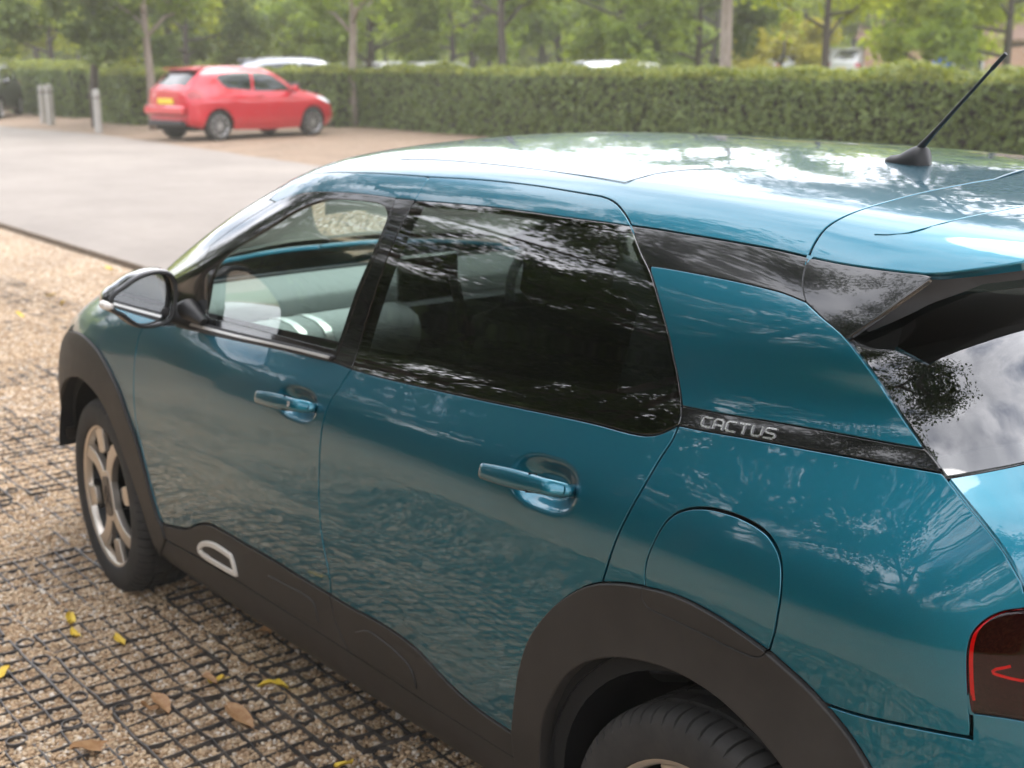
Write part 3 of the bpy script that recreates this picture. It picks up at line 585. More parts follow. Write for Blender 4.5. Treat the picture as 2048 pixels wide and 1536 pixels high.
band = tailgate_patch('window_border', tgl-.040, tgl-.004, 'gloss_black', off=-.006, nt=4, thick=.004); sub(band, gate)
# spoiler: painted blade, gloss-black cheek, dark underside
sp_end = tr((1846,549),(1885,547.5),(1925,543),(1985,535),(2048,525))
sp_o = cat(splip, sp_end[1:], [(2.875, VM), (2.70, VM), (2.575, VM)], px([(1995,357.5)]), spg[20:][::-1])
spo = panel('spoiler', S, sp_o, T['teal'], None, mirror=True, flange=.016, res=.03, roll=.003); put(spo)
cheek_o = cat(splip, px([(1862,553),(1855,560),(1800,600),(1740,643),(1694,676)]), hl1[:21][::-1], spg[:20])
for fr in (False, True):
    ck = panel('spoiler_cheek', S, cheek_o, T['gloss_black'], None, gap=.0016, flange=.009, far=fr, roll=.003); put(ck); sub(ck, spo)
ce = smooth_line(px([(1694,676),(1740,643),(1800,600),(1855,560)]), 4); top = np.r_[S1(ce, -.004), S1(sp_end[1::2], -.006), S1(np.array([(2.872, VM)]), -.006)]
n_ = len(top); m_c = len(ce); ss = np.interp(np.arange(n_), [0, m_c, n_-1], [-.97, -.66, 0]); tt = np.interp(np.arange(n_), [0, m_c*.5, m_c, n_-1], [tsp-.004, tsp-.05, tsp-.075, tsp-.06])
bot = np.array([tailgate_point(np.array(max(t, .01)), s_)+np.array([.008, 0, .010]) for t, s_ in zip(tt, ss)])
rows_ = []
for q_ in np.linspace(0, 1, 7): rows_.append(top*(1-q_)+bot*q_+np.array([-.012, 0, .014])*math.sin(math.pi*q_))
V = np.concatenate(rows_); F = []
for r_ in range(6):
    for i in range(n_-1): F.append((r_*n_+i, r_*n_+i+1, (r_+1)*n_+i+1, (r_+1)*n_+i))
F0 = list(F); F += [tuple(len(V)+i for i in f) for f in F0]; V = np.r_[V, V*[1, -1, 1]]
us = mesh('spoiler_underside', V, F, T['rubber_seal'], None); put(us); sub(us, spo)
br = MB().box((0, 0, 0), (.02, .34, .022), bev=.005).build('brake_light', T['lamp_glass']); br.location = (2.80, 0, 1.385); put(br); sub(br, spo)
# tail lamp
taillamp_o = cat(tail, xz([(3.235, .80), (3.25, .88), (3.22, .965)]))
for fr in (False, True):
    tl = panel('tail_light', S, taillamp_o, T['lamp_glass'], None, off=.003, gap=.002, flange=.03, roll=.003, far=fr); put(tl)
    b_ = panel('reflector', S, taillamp_o, T['lamp_back'] if 'lamp_back' in T else mat('lamp_back', (.26, .02, .032), .25, .1), None, off=-.045, gap=.004, flange=0, far=fr); put(b_); sub(b_, tl)
    led = px([(2048,1352),(2022,1343),(1998,1354),(1986,1356),(1984,1352),(1990,1348),(2010,1344),(2024,1341)])
    P, N = S.at(px([(2062,1369),(2045,1371),(2020,1366),(1994,1359),(1986,1356),(1984,1352),(1992,1347),(2010,1344),(2022,1341)]), -.02)
    if fr: P = P*[1, -1, 1]
    o = MB().tube(P, .0022, 6).build('light_guide', T['lamp_red'] if 'lamp_red' in T else mat('lamp_red', (.75, .03, .05), .3, 0, .5)); put(o); sub(o, tl)
    e_ = panel('lamp_rim', S, cat(tail[1:57], tail[1:57][::-1]+np.array([.0045, .0015])), T['lamp_red'], None, off=-.012, gap=0, flange=0, far=fr); put(e_); sub(e_, tl)
# closing rear bumper face between the two flank ends
P0 = S1(np.array([(3.27, v) for v in np.linspace(S.tau[1], S.tau[5.0 and 5], 14)])); V = []; F = []; m_ = 15
for p in P0:
    for s_ in np.linspace(-1, 1, m_): V.append((p[0]+.055*(1-s_**4), -p[1]*s_, p[2]))
for i in range(len(P0)-1):
    for j in range(m_-1): F.append((i*m_+j, i*m_+j+1, (i+1)*m_+j+1, (i+1)*m_+j))
put(mesh('bumper_skin', V, F, T['teal'])); 
P0 = S1(np.array([(-.78, v) for v in np.linspace(S.tau[1], S.tau[7], 14)])); V = []
for p in P0:
    for s_ in np.linspace(-1, 1, m_): V.append((p[0]-.06*(1-s_**2), -p[1]*s_, p[2]))
put(mesh('bumper_skin', V, F, T['cladding']))
# ------------------------------------------------------------------ dark backing added behind the seams so the gaps read dark
def back(name, outline, mt='dark_void', off=-.02, **k):
    for fr in (False, True):
        o = panel(name, S, outline, T[mt], None, off=off, gap=-.006, flange=0, res=.05, far=fr, **k); put(o)
def circ(cx, cz, r, n=30): return np.array([(cx+r*math.cos(a), cz+r*math.sin(a)) for a in np.linspace(0, math.pi, n)])
low = cat(xz([(-.5, .45)]), xz([(-.37, .45)]), xz(circ(0, .33, .37))[::-1][4:], xz([(.37, .25), (2.22, .28)]), xz(circ(2.59, .335, .37))[::-1], xz([(2.96, .30), (3.08, .33), (3.07, .88), (2.97, .97)]), L(6.8, [2.8]), L(6.9, [2.4]), L(6.85, [2.0, 1.5, 1.0, .6, .3]), L(7, [-.2]), xz([(-.55, .75)]))
back('seam_backing', low)
back('seam_backing', cat(wtop_f[52:], tr((831,399)), wtop_r[1:], L(9.4, [2.3, 2.5, 2.62]), L(10.8, [2.6, 2.2, 1.8, 1.4, 1.1, .98]), L(10.2, [.95])), off=-.017)
back('seam_backing', cat(Bup+[.022, 0], (Bup-[.035, 0])[::-1]), off=-.012)
back('seam_backing', pill_o, off=-.018)
back('seam_backing', cat(L(10.6, [2.2]), (Cup[33:]-[.02, 0]), Clow-[.02, 0], xz([(2.6, .80), (2.85, .75), (3.1, .75)]), px([(2050,1185)]), (hl3-[.004, 0])[::-1], (hl2-[.004, 0])[::-1], (hl1[20:]-[.004, 0])[::-1], L(10.6, [2.66])), off=-.02)
hd = panel('headliner', S, cat(L(10.1, [1.05, 1.5, 2.0, 2.5]), [(2.55, VM), (1.8, VM), (1.02, VM)]), T['headliner'], None, off=-.045, gap=0, flange=0, mirror=True, res=.08); put(hd)
# wheel housings, floor
def liner(cx):
    for sgn in (-1, 1):
        V = []; F = []; n = 28
        for i in range(n+1):
            a = math.pi*(-.12+(1.24 if cx > 1 else 1.08)*i/n); r = .395
            for y in (.845, .70, .52): V.append((cx+r*math.cos(a), sgn*y, .335+r*math.sin(a)))
        for i in range(n):
            for j in range(2): F.append((i*3+j, i*3+j+1, (i+1)*3+j+1, (i+1)*3+j))
        c = len(V); V.append((cx, sgn*.52, .335))
        for i in range(n): F.append((i*3+2, c, (i+1)*3+2))
        put(mesh('wheel_housing', V, F, T['black_plastic']))
liner(0); liner(2.59)
put(MB().box((1.25, 0, .22), (3.7, 1.24, .05)).build('floor_pan', T['dark_void']))
# ------------------------------------------------------------------ wheels
def wheel_mesh():
    Rr, Wd = .316, .205; n = 180
    half = [(.225, .088), (.232, .100), (.245, .1045), (.27, .1045), (.290, .102), (.302, .096), (.3095, .086), (.3135, .074)]
    tread = [(.3150, .060), (.3150, .050), (.308, .048), (.308, .041), (.3155, .039), (.316, .012), (.309, .010), (.309, .0)]
    prof = [(r, -w) for r, w in half]+[(r, -w) for r, w in tread]+[(r, w) for r, w in tread[::-1][1:]]+[(r, w) for r, w in half[::-1]]
    m = len(prof); V = []; F = []; nb_ = 66; n = nb_*4
    for k in range(n):
        bk, j = divmod(k, 4); fr_ = (0, .80, .83, .97)[j]; g = j >= 2
        for i, (r, h) in enumerate(prof):
            sk = .35*(abs(h)/.1)                       # grooves sweep back towards the shoulder
            q = 2*math.pi*(bk+fr_+sk)/nb_
            if g and r > .296 and .044 < abs(h) < .097: r -= .007
            elif g and r > .312 and .0105 < abs(h) < .04 and bk % 2 == 0: r -= .003
            V.append((r*math.cos(q), h, r*math.sin(q)))
    for k in range(n):
        k2 = (k+1) % n
        for i in range(m-1): F.append((k*m+i, k*m+i+1, k2*m+i+1, k2*m+i))
    return V, F
tv, tf = wheel_mesh()
def plate(poly, y0, y1):
    """flat XZ outline -> solid plate between y0 (outer) and y1"""
    n = len(poly); V = [(x, y0, z) for x, z in poly]+[(x, y1, z) for x, z in poly]
    return V, [tuple(range(n)), tuple(range(2*n-1, n-1, -1))]+[(i, i+n, (i+1) % n+n, (i+1) % n) for i in range(n)]
def wheel(loc, steer=0, far=False):
    me = None
    w = mesh('wheel', tv, tf, T['tyre']); w.data.set_sharp_from_angle(angle=R(35))
    parts = []
    parts.append(MB().lathe([(.214, -.070), (.218, -.088), (.226, -.0945), (.234, -.0945), (.236, -.086), (.226, -.08)], 72).build('rim_lip', T['rim_face']))
    parts.append(MB().lathe([(.228, -.085), (.20, -.02), (.19, .03), (.03, .03)], 48).build('rim_barrel', T['rim_dark']))
    fc = MB(); rot = R(15)
    def rt(p): x, z = p; return (x*math.cos(rot)-z*math.sin(rot), x*math.sin(rot)+z*math.cos(rot))
    for sx in (-1, 1):
        for sz in (-1, 1):
            A = []
            for t in np.linspace(0, 1, 8):
                wd = .016+.010*t+.010*(1-t)**2; x = .030+(.152-.030)*t-.018*math.sin(math.pi*t); z = .062+(.152-.062)*t+.014*math.sin(math.pi*t)*.6; A.append((x, z, wd))
            left = [(x-wd*.7, z+wd*.7) for x, z, wd in A]; right = [(x+wd*.7, z-wd*.7) for x, z, wd in A]
            poly = [(sx*x, sz*z) for x, z in left+right[::-1]]; poly = [rt(p) for p in poly]
            fc.add(*plate(poly if sx*sz > 0 else poly[::-1], -.090, -.066))
    rr = []
    for a in np.linspace(0, 2*math.pi, 28, endpoint=False):
        c_, s_ = math.cos(a), math.sin(a); rr.append(rt((math.copysign(abs(c_)**.45, c_)*.046, math.copysign(abs(s_)**.45, s_)*.082)))
    fc.add(*plate(rr, -.092, -.066))
    for kq in range(4):
        a0 = kq*math.pi/2; pts = [(.027, .142), (.030, .155), (.031, .190), (.038, .214), (0, .219), (-.038, .214), (-.031, .190), (-.030, .155), (-.027, .142), (0, .138)]
        pts = [rt((x*math.cos(a0)-z*math.sin(a0), x*math.sin(a0)+z*math.cos(a0))) for x, z in pts]; fc.add(*plate(pts, -.0885, -.07))
    f_ = fc.build('spokes', T['rim_face'], bevel=.003); parts.append(f_)
    dk = MB()
    for kq in range(4):
        a0 = kq*math.pi/2; pts = [rt((x*math.cos(a0)-z*math.sin(a0), x*math.sin(a0)+z*math.cos(a0))) for x, z in [(.02, .05), (.028, .15), (.05, .21), (-.05, .21), (-.028, .15), (-.02, .05)]]; dk.add(*plate(pts, -.066, -.03))
    parts.append(dk.build('spoke_web', T['rim_dark']))
    cp = [(x*.74, z*.80) for x, z in rr]; parts.append(MB().add(*plate(cp, -.0945, -.088)).build('hub_cap', T['cap'], bevel=.0015))
    ch = MB()
    for dz in (.012, -.018):
        poly = [rt(p) for p in [(-.022, dz-.016), (0, dz+.010), (.022, dz-.016), (.022, dz-.004), (0, dz+.022), (-.022, dz-.004)]]; ch.add(*plate(poly, -.0962, -.094))
    parts.append(ch.build('emblem', T['rim_dark']))
    for p in parts: p.parent = w
    w.rotation_euler = (0, 0, math.pi if far else steer); w.location = loc; put(w); return w
wheel((0, -.742, .309), R(-3)); wheel((2.575, -.750, .312)); wheel((0, .742, .309), far=True); wheel((2.592, .742, .309), far=True)
# ------------------------------------------------------------------ handles
def handle(px0, px1, door, lock):
    (A, B), (n0, n1) = S.base(*px([px0, px1]).T)
    n = Vector((n0+n1)/2).normalized(); a = Vector(A); b = Vector(B); ax = (b-a); Ln = ax.length; ax.normalize(); up = n.cross(ax) if n.cross(ax).z > 0 else ax.cross(n)
    V = []; F = []; m = 16; ns = 26
    for i in range(ns):
        t = i/(ns-1); e = min(t/.16, (1-t)/.13, 1); e = e*e*(3-2*e); o_ = .006+.030*e+.005*math.sin(math.pi*t); hh = (.0125+.0045*math.sin(math.pi*min(t*1.1, 1))+.002*t)*(.55+.45*min(1, min(t, 1-t)/.05)); th = .0085
        c = a.lerp(b, t)+n*o_
        for k_ in range(m):
            q = 2*math.pi*k_/m; cx, sx = math.cos(q), math.sin(q); V.append(c+up*(math.copysign(abs(cx)**.75, cx)*hh)+n*(math.copysign(abs(sx)**.8, sx)*th))
    for i in range(ns-1):
        for k_ in range(m): F.append((i*m+k_, i*m+(k_+1) % m, (i+1)*m+(k_+1) % m, (i+1)*m+k_))
    F += [tuple(range(m)), tuple(range((ns-1)*m, ns*m))]
    me = mesh('handle', V, F, T['teal']); bm = bmesh.new(); bm.from_mesh(me.data); bmesh.ops.recalc_face_normals(bm, faces=bm.faces); bm.to_mesh(me.data); bm.free()
    put(me); sub(me, door)
    # legs into the door and the split line before the rear end
    for t in (.05, .94): c = a.lerp(b, t); o = MB().tube([c-n*.012, c+n*.02], [.0125, .011], 10).build('handle_leg', T['teal']); put(o); sub(o, door)
    c = a.lerp(b, .70); o = MB().box((0, 0, 0), (.0016, .0195, .036)).build('split_line', T['rubber_seal']); o.matrix_world = Matrix.Translation(c+n*.0365) @ Matrix((ax, n, up)).transposed().to_4x4(); o.location = o.location
    mw = o.matrix_world.copy(); put(o); sub(o, door); o.matrix_world = mw
    if lock:
        c = a.lerp(b, .80)+n*.046; o = MB().tube([c-n*.006, c+n*.0015], .0065, 16).build('lock', T['bright_trim']); put(o); sub(o, door)
handle((971, 939), (1150, 984), rdoor, False); handle((527, 793), (634, 817), fdoor, True)
# ------------------------------------------------------------------ mirror
hous = [(-1.013,1.051),(-1.004,1.066),(-.971,1.085),(-.935,1.105),(-.893,1.116),(-.851,1.114),(-.831,1.102),(-.821,1.077),(-.826,1.017),(-.847,.971),(-.876,.963),(-.932,.966),(-.956,.98),(-.984,1.006),(-1.010,1.024)]
HH = smooth_loop(np.array(hous), 3); c0 = np.array((-.91, 1.04)); V = []; F = []; m = len(HH)
secs = [(.590, .86), (.600, .90), (.605, .97), (.602, 1.0), (.590, 1.02), (.565, 1.03), (.535, .98), (.51, .86), (.495, .68), (.487, .42), (.484, .1)]
for x, k_ in secs:
    for p in HH: q = c0+(p-c0)*k_; V.append((x, q[0], q[1]))
for i in range(len(secs)-1):
    for j in range(m): F.append((i*m+j, (i+1)*m+j, (i+1)*m+(j+1) % m, i*m+(j+1) % m))
for fr in (1, -1):
    mir = mesh('wing_mirror', [(v[0], v[1]*fr, v[2]) for v in V], [f if fr > 0 else f[::-1] for f in F], T['gloss_black']); put(mir)
    g = [(.594, c0[0]+(p[0]-c0[0])*.87, c0[1]+(p[1]-c0[1])*.86) for p in HH]; M_ = Matrix.Rotation(R(-9*fr), 4, 'Z')
    cg = Vector((.594, c0[0], c0[1])); g = [Vector((q[0]-.012*(q[1]-c0[0])/.1, q[1]*fr, q[2])) for q in g]
    gm = mesh('mirror_glass', g, [tuple(range(m)) if fr < 0 else tuple(range(m))[::-1]], T['mirror'], smooth=False); put(gm); sub(gm, mir)
    rim = MB().tube([(.6055, q[1], q[2]) for q in [Vector((0, (c0[0]+(p[0]-c0[0])*.93)*fr, c0[1]+(p[1]-c0[1])*.92)) for p in HH]+[Vector((0, (c0[0]+(HH[0][0]-c0[0])*.93)*fr, c0[1]+(HH[0][1]-c0[1])*.92))]], .0055, 8, False).build('mirror_rim', T['black_plastic']); put(rim); sub(rim, mir)
    ind = MB().tube([(.565, -1.005*fr, 1.038), (.58, -1.018*fr, 1.037), (.60, -1.016*fr, 1.036), (.612, -1.006*fr, 1.035)], [.008, .012, .012, .007], 12).build('indicator', T['clear_lens']); put(ind); sub(ind, mir)
    arm = MB().tube([(.56, -.86*fr, 1.0), (.57, -.82*fr, .985), (.575, -.775*fr, .975)], [.03, .024, .034], 14).build('mirror_arm', T['black_plastic']); put(arm); sub(arm, mir)
    foot = MB().tube([(.50, -.795*fr, .975), (.60, -.79*fr, 1.0), (.68, -.785*fr, .975)], [.02, .03, .012], 12).build('mirror_foot', T['black_plastic']); put(foot); sub(foot, mir)
# ------------------------------------------------------------------ door strip capsule, embossed panels
capo = smooth_line(px([(440,1129),(413,1112),(404,1103),(402,1094),(405,1087),(412,1083),(422,1083),(434,1087),(452,1098),(467,1109),(472,1124),(478,1150),(466,1144),(440,1129)]), 4, 40)[:-1]
capi = smooth_loop(px([(414,1096),(417,1089),(424,1086),(434,1087),(449,1099),(462,1111),(466,1124),(468,1136),(456,1131),(426,1112)]), 4)
o = panel('capsule_frame', S, capo, T['white_trim'], None, holes=[inset(resample(capo, .006), .0070)], off=.012, gap=0, flange=.012, res=.02, roll=.003); put(o); sub(o, fcl)
o = panel('capsule_inset', S, capi, T['black_plastic'], None, off=.0065, gap=-.002, flange=0, res=.02); put(o); sub(o, fcl)
for p_, q_ in ((((541,1151),(580,1172),(615,1191),(631,1206),(636,1224),(640,1243),(600,1222),(548,1190)), fcl), (((716,1264),(740,1262),(765,1278),(804,1311),(824,1335),(836,1374),(790,1345),(725,1300)), rcl)):
    o = panel('bump_pad', S, smooth_loop(px(p_), 4), T['cladding'], None, off=.0075, gap=0, flange=.006, res=.02, roll=.0025); put(o); sub(o, q_)
# ------------------------------------------------------------------ badge lettering on the strip (thin bright metal)
def letter_strokes(ch):
    c = .22
    return {'C': [[(1, 1), (c, 1), (0, .8), (0, .2), (c, 0), (1, 0)]],
            'A': [[(0, 0), (0, .78), (c, 1), (.78, 1), (1, .78), (1, 0)], [(0, .38), (1, .38)]],
            'T': [[(0, 1), (1, 1)], [(.5, 1), (.5, 0)]],
            'U': [[(0, 1), (0, .2), (c, 0), (.78, 0), (1, .2), (1, 1)]],
            'S': [[(1, 1), (.16, 1), (0, .86), (0, .64), (.16, .52), (.84, .48), (1, .36), (1, .14), (.84, 0), (0, 0)]]}[ch]
q0, q1, q2 = px([(1401.5,851.5),(1548,878.5),(1405,833)])
ex = (q1-q0); el = np.linalg.norm(ex); ex /= el; ey = (q2-q0); ey = ey-ex*(ey@ex); eh = np.linalg.norm(ey); ey /= eh
mb = MB(); sw = .0015; adv = el/6.0; x = 0
for ch in 'CACTUS':
    for st in letter_strokes(ch):
        uvp = [q0+ex*(x+p[0]*adv*.74+p[1]*.03*eh)+ey*(p[1]*eh) for p in st]
        for a, b in zip(uvp[:-1], uvp[1:]):
            d = (b-a)/np.linalg.norm(b-a); nn = np.array((-d[1], d[0])); hw = sw; a2, b2 = a-d*hw*.7, b+d*hw*.7
            quad = [a2-nn*hw, b2-nn*hw, b2+nn*hw, a2+nn*hw]; P, N = S.at(quad, .0012); P2, _ = S.at(quad, -.001)
            mb.add(list(P)+list(P2), [(0, 1, 2, 3), (0, 4, 5, 1), (1, 5, 6, 2), (2, 6, 7, 3), (3, 7, 4, 0)])
    x += adv*1.04
o = mb.build('lettering', T['chrome'], smooth=False); put(o); sub(o, bst)
# ------------------------------------------------------------------ aerial
ab, an = S.at(px([(1770,321),(1852,331)]))
a, b = Vector(ab[0]), Vector(ab[1]); axd = (b-a).normalized(); axd = Vector((axd.x, axd.y*.3, axd.z)).normalized(); cbase = (a+b)/2; sd_ = Vector((0, 0, 1)).cross(axd)
V = []; F = []; ns, m = 14, 14
for i in range(ns):
    t = i/(ns-1); w_ = .027*math.sqrt(max(1-abs(2*t-1.0)**3, 0))*(.55+.45*t)+.002; h_ = np.interp(t, [0, .12, .35, .62, .8, .95, 1], [.004, .014, .018, .034, .040, .034, .004]); c = a.lerp(a+axd*(b-a).length*1.05, t)
    for k_ in range(m):
        q = math.pi*k_/(m-1); V.append(c+sd_*(math.cos(q)*w_)+Vector((0, 0, abs(math.sin(q))**.8*h_-.003)))
for i in range(ns-1):
    for k_ in range(m-1): F.append((i*m+k_, i*m+k_+1, (i+1)*m+k_+1, (i+1)*m+k_))
ant = mesh('aerial', V, F, T['black_plastic']); put(ant)
p0 = a.lerp(b, .82)+Vector((0, 0, .030)); p1 = atplane((2012, 107), y=p0.y)
rod = MB().tube([p0, p0.lerp(p1, .12), p0.lerp(p1, .2), p0.lerp(p1, .5), p0.lerp(p1, .84), p0.lerp(p1, .85), p1], [.0075, .0055, .0045, .0036, .0030, .0042, .0040], 10).build('rod', T['black_plastic']); put(rod); sub(rod, ant)
# thin joints on the roof
for seq in (((1250,365),(1272,358),(1310,348),(1350,342),(1392,339),(1440,338)), ((1250,365),(1180,353),(1100,342),(1000,330),(900,321),(800,318))):
    P, N = S.at(smooth_line(px(seq)), .0); o = MB().tube(P, .0007, 5).build('roof_joint', T['rubber_seal']); put(o)
# crease along the spoiler blade
P, N = S.at(smooth_line(px([(1749,468),(1782,468.5),(1823,463.6),(1891,444.5),(1973,426.7),(2046,413)])), .0); o = MB().tube(P, .0009, 6).build('spoiler_crease', T['teal']); put(o); sub(o, spo)
# ------------------------------------------------------------------ cabin
dm = T['dash_plastic']
def dashrow(name, prof, y0, y1, mt, parent=None, sub_=0, bow=.05):
    V = []; F = []; ny = 13; m = len(prof)
    for j in range(ny):
        y = y0+(y1-y0)*j/(ny-1); dx = bow*(y/.7)**2
        for x, z in prof: V.append((x+dx, y, z))
    for j in range(ny-1):
        for i in range(m-1): F.append((j*m+i, j*m+i+1, (j+1)*m+i+1, (j+1)*m+i))
    F += [tuple(range(m)), tuple((ny-1)*m+i for i in range(m-1, -1, -1))]
    o = mesh(name, V, F, T[mt]); o.data.set_sharp_from_angle(angle=R(50)); put(o)
    if parent: sub(o, parent)
    return o
dash = dashrow('dashboard', [(.02, .93), (.06, .972), (.16, .985), (.30, .975), (.385, .960), (.395, .948), (.40, .90), (.41, .60), (.3, .5)], -.70, .70, 'dash_plastic')
dashrow('dash_trench', [(.395, .86), (.398, .905), (.52, .905), (.53, .60), (.40, .58)], -.70, .70, 'black_plastic', dash)  # black part put where the gap before the glovebox lies in shadow
dashrow('demister_vent', [(.095, .974), (.10, .987), (.15, .992), (.155, .98)], -.55, .55, 'black_plastic', dash)
box_ = dashrow('glovebox', [(.495, .905), (.52, .928), (.56, .935), (.64, .930), (.685, .915), (.705, .885), (.70, .84), (.66, .79), (.52, .78)], -.69, -.10, 'dash_plastic', dash, bow=.03)
for y in (-.50, -.42):
    o = dashrow('strap', [(.515, .930), (.56, .938), (.64, .933), (.688, .918), (.709, .886), (.704, .84)], y-.012, y+.012, 'bright_trim', dash, bow=0); o.location.x += .012
o = MB().box((.60, 0, 1.01), (.025, .22, .14), bev=.006).build('screen', T['gloss_black']); put(o); sub(o, dash)
st = MB(); ring = [Vector((.80+.07*math.sin(a)*0, .36+.185*math.cos(a), .90+.185*math.sin(a))) for a in np.linspace(0, 2*math.pi, 33)]
ring = [Vector((.80-(p.z-.90)*.45, p.y, p.z)) for p in ring]; st.tube(ring, .016, 10, False)
st.box((.79, .36, .89), (.05, .14, .11), bev=.02); st.box((.795, .36, .88), (.02, .34, .035), bev=.008); st.tube([(.78, .36, .89), (.5, .36, .80)], .03, 10)
put(st.build('steering_wheel', T['black_plastic']))
def seat(y, x0=1.0, head=True):
    s_ = MB(); M1 = Matrix.Rotation(R(-4), 3, 'Y'); s_.box((x0+.25, y, .52), (.52, .50, .16), M1, .05)
    M2 = Matrix.Rotation(R(18), 3, 'Y'); s_.box((x0+.57, y, .84), (.13, .48, .62), M2, .05)
    o = s_.build('seat', T['seat_fabric'], sub=0); put(o)
    if head:
        h = MB().box((x0+.70, y, 1.22), (.09, .26, .17), Matrix.Rotation(R(12), 3, 'Y'), .035).build('headrest', T['seat_fabric']); put(h); sub(h, o)
        for dy in (-.06, .06): p = MB().tube([(x0+.665, y+dy, 1.08), (x0+.69, y+dy, 1.16)], .006).build('headrest_post', T['chrome']); put(p); sub(p, o)
seat(-.37); seat(.37)
rb = MB(); rb.box((2.05, 0, .55), (.5, 1.26, .16), None, .05); rb.box((2.37, 0, .84), (.14, 1.26, .58), Matrix.Rotation(R(17), 3, 'Y'), .05); o = rb.build('rear_bench', T['seat_fabric']); put(o)
for y in (-.38, .38): h = MB().box((2.47, y, 1.17), (.08, .24, .13), Matrix.Rotation(R(12), 3, 'Y'), .03).build('headrest', T['seat_fabric']); put(h); sub(h, o)
put(MB().box((2.75, 0, 1.04), (.5, 1.3, .02), None).build('parcel_shelf', T['seat_fabric']))
bl_ = MB(); bl_.tube([(1.66, -.66, 1.20), (1.63, -.60, 1.02), (1.58, -.56, .8), (1.5, -.55, .55)], .012, 6); put(bl_.build('seat_belt', T['belt_web']))
bl_ = MB(); bl_.tube([(1.66, .66, 1.20), (1.63, .60, 1.02), (1.58, .56, .8), (1.5, .55, .55)], .012, 6); put(bl_.build('seat_belt', T['belt_web']))
# door cards and window ledges inside
for fr in (-1, 1):
    V = []; F = []; xs = np.linspace(.55, 2.45, 16)
    for x in xs:
        p, n = S.base(np.array([x]), np.array([np.interp(7.06, range(len(S.tau)), S.tau)])); p = p[0]
        for dy, dz in ((.02, .03), (.06, .012), (.10, -.05), (.11, -.4)): V.append((x, -fr*0+fr*(-p[1]-dy), p[2]+dz))
    for i in range(15):
        for j in range(3): F.append((i*4+j, i*4+j+1, (i+1)*4+j+1, (i+1)*4+j))
    put(mesh('door_card', V, F, T['seat_fabric']))
# ------------------------------------------------------------------ ground
def sheet(name, poly, z, m, seg=None):
    o = mesh(name, [(x, y, z) for x, y in poly], [tuple(range(len(poly)))], m, smooth=False); tag(o, kind='structure'); return o
def gravel_mat(name, scale=1.0, near=False):
    m = mat(name, (.3, .22, .14), .85); n, l, b = nodes(m); co = objcoord(n)
    v = n.new('ShaderNodeTexVoronoi'); v.inputs['Scale'].default_value = 75*scale; v.inputs['Randomness'].default_value = 1; l.new(co, v.inputs['Vector'])
    hsv = n.new('ShaderNodeSeparateColor'); l.new(v.outputs['Color'], hsv.inputs[0])
    c = ramp(n, l, hsv.outputs[0], [(0, (.115, .075, .045)), (.3, (.30, .20, .115)), (.62, (.46, .335, .215)), (.85, (.60, .49, .37)), (1, (.72, .66, .58))])
    big = noise(n, l, 1.3, 5, .6, co); br = ramp(n, l, big.outputs['Fac'], [(.3, (.78, .76, .74)), (.7, (1.12, 1.1, 1.08))])
    mx_ = n.new('ShaderNodeMixRGB'); mx_.blend_type = 'MULTIPLY'; mx_.inputs['Fac'].default_value = 1; l.new(c.outputs['Color'], mx_.inputs['Color1']); l.new(br.outputs['Color'], mx_.inputs['Color2'])
    l.new(mx_.outputs['Color'], b.inputs['Base Color'])
    inv = n.new('ShaderNodeMath'); inv.operation = 'SUBTRACT'; inv.inputs[0].default_value = 1; l.new(v.outputs['Distance'], inv.inputs[1]); bump(n, l, inv.outputs[0], b, .8, .012)
    return m
gravel_mat('gravel')
m = mat('asphalt', (.2, .19, .18), .8); n, l, b = nodes(m); co = objcoord(n)
a1 = noise(n, l, 180, 3, .7, co); a2 = noise(n, l, .6, 6, .6, co); a3 = noise(n, l, 8, 5, .7, co)
c1 = ramp(n, l, a1.outputs['Fac'], [(.3, (.16, .139, .122)), (.7, (.325, .29, .258))]); c2 = ramp(n, l, a2.outputs['Fac'], [(.3, (.82, .8, .78)), (.7, (1.1, 1.08, 1.05))]); c3 = ramp(n, l, a3.outputs['Fac'], [(.35, (.92,)*3), (.7, (1.05,)*3)])
q = n.new('ShaderNodeMixRGB'); q.blend_type = 'MULTIPLY'; q.inputs['Fac'].default_value = 1; l.new(c1.outputs['Color'], q.inputs['Color1']); l.new(c2.outputs['Color'], q.inputs['Color2'])
q2 = n.new('ShaderNodeMixRGB'); q2.blend_type = 'MULTIPLY'; q2.inputs['Fac'].default_value = 1; l.new(q.outputs['Color'], q2.inputs['Color1']); l.new(c3.outputs['Color'], q2.inputs['Color2']); l.new(q2.outputs['Color'], b.inputs['Base Color']); bump(n, l, a1.outputs['Fac'], b, .5, .006)
m = mat('grass', (.12, .16, .04), .9); n, l, b = nodes(m); co = objcoord(n)
g1 = noise(n, l, 40, 4, .7, co); g2 = noise(n, l, .25, 5, .6, co)
c1 = ramp(n, l, g1.outputs['Fac'], [(.3, (.06, .085, .018)), (.7, (.20, .235, .06))]); c2 = ramp(n, l, g2.outputs['Fac'], [(.35, (.8, .85, .7)), (.7, (1.25, 1.15, .9))])
q = n.new('ShaderNodeMixRGB'); q.blend_type = 'MULTIPLY'; q.inputs['Fac'].default_value = 1; l.new(c1.outputs['Color'], q.inputs['Color1']); l.new(c2.outputs['Color'], q.inputs['Color2']); l.new(q.outputs['Color'], b.inputs['Base Color'])
sheet('gravel_ground', [(-600, -600), (600, -600), (600, 600), (-600, 600)], 0, MATS['gravel'])
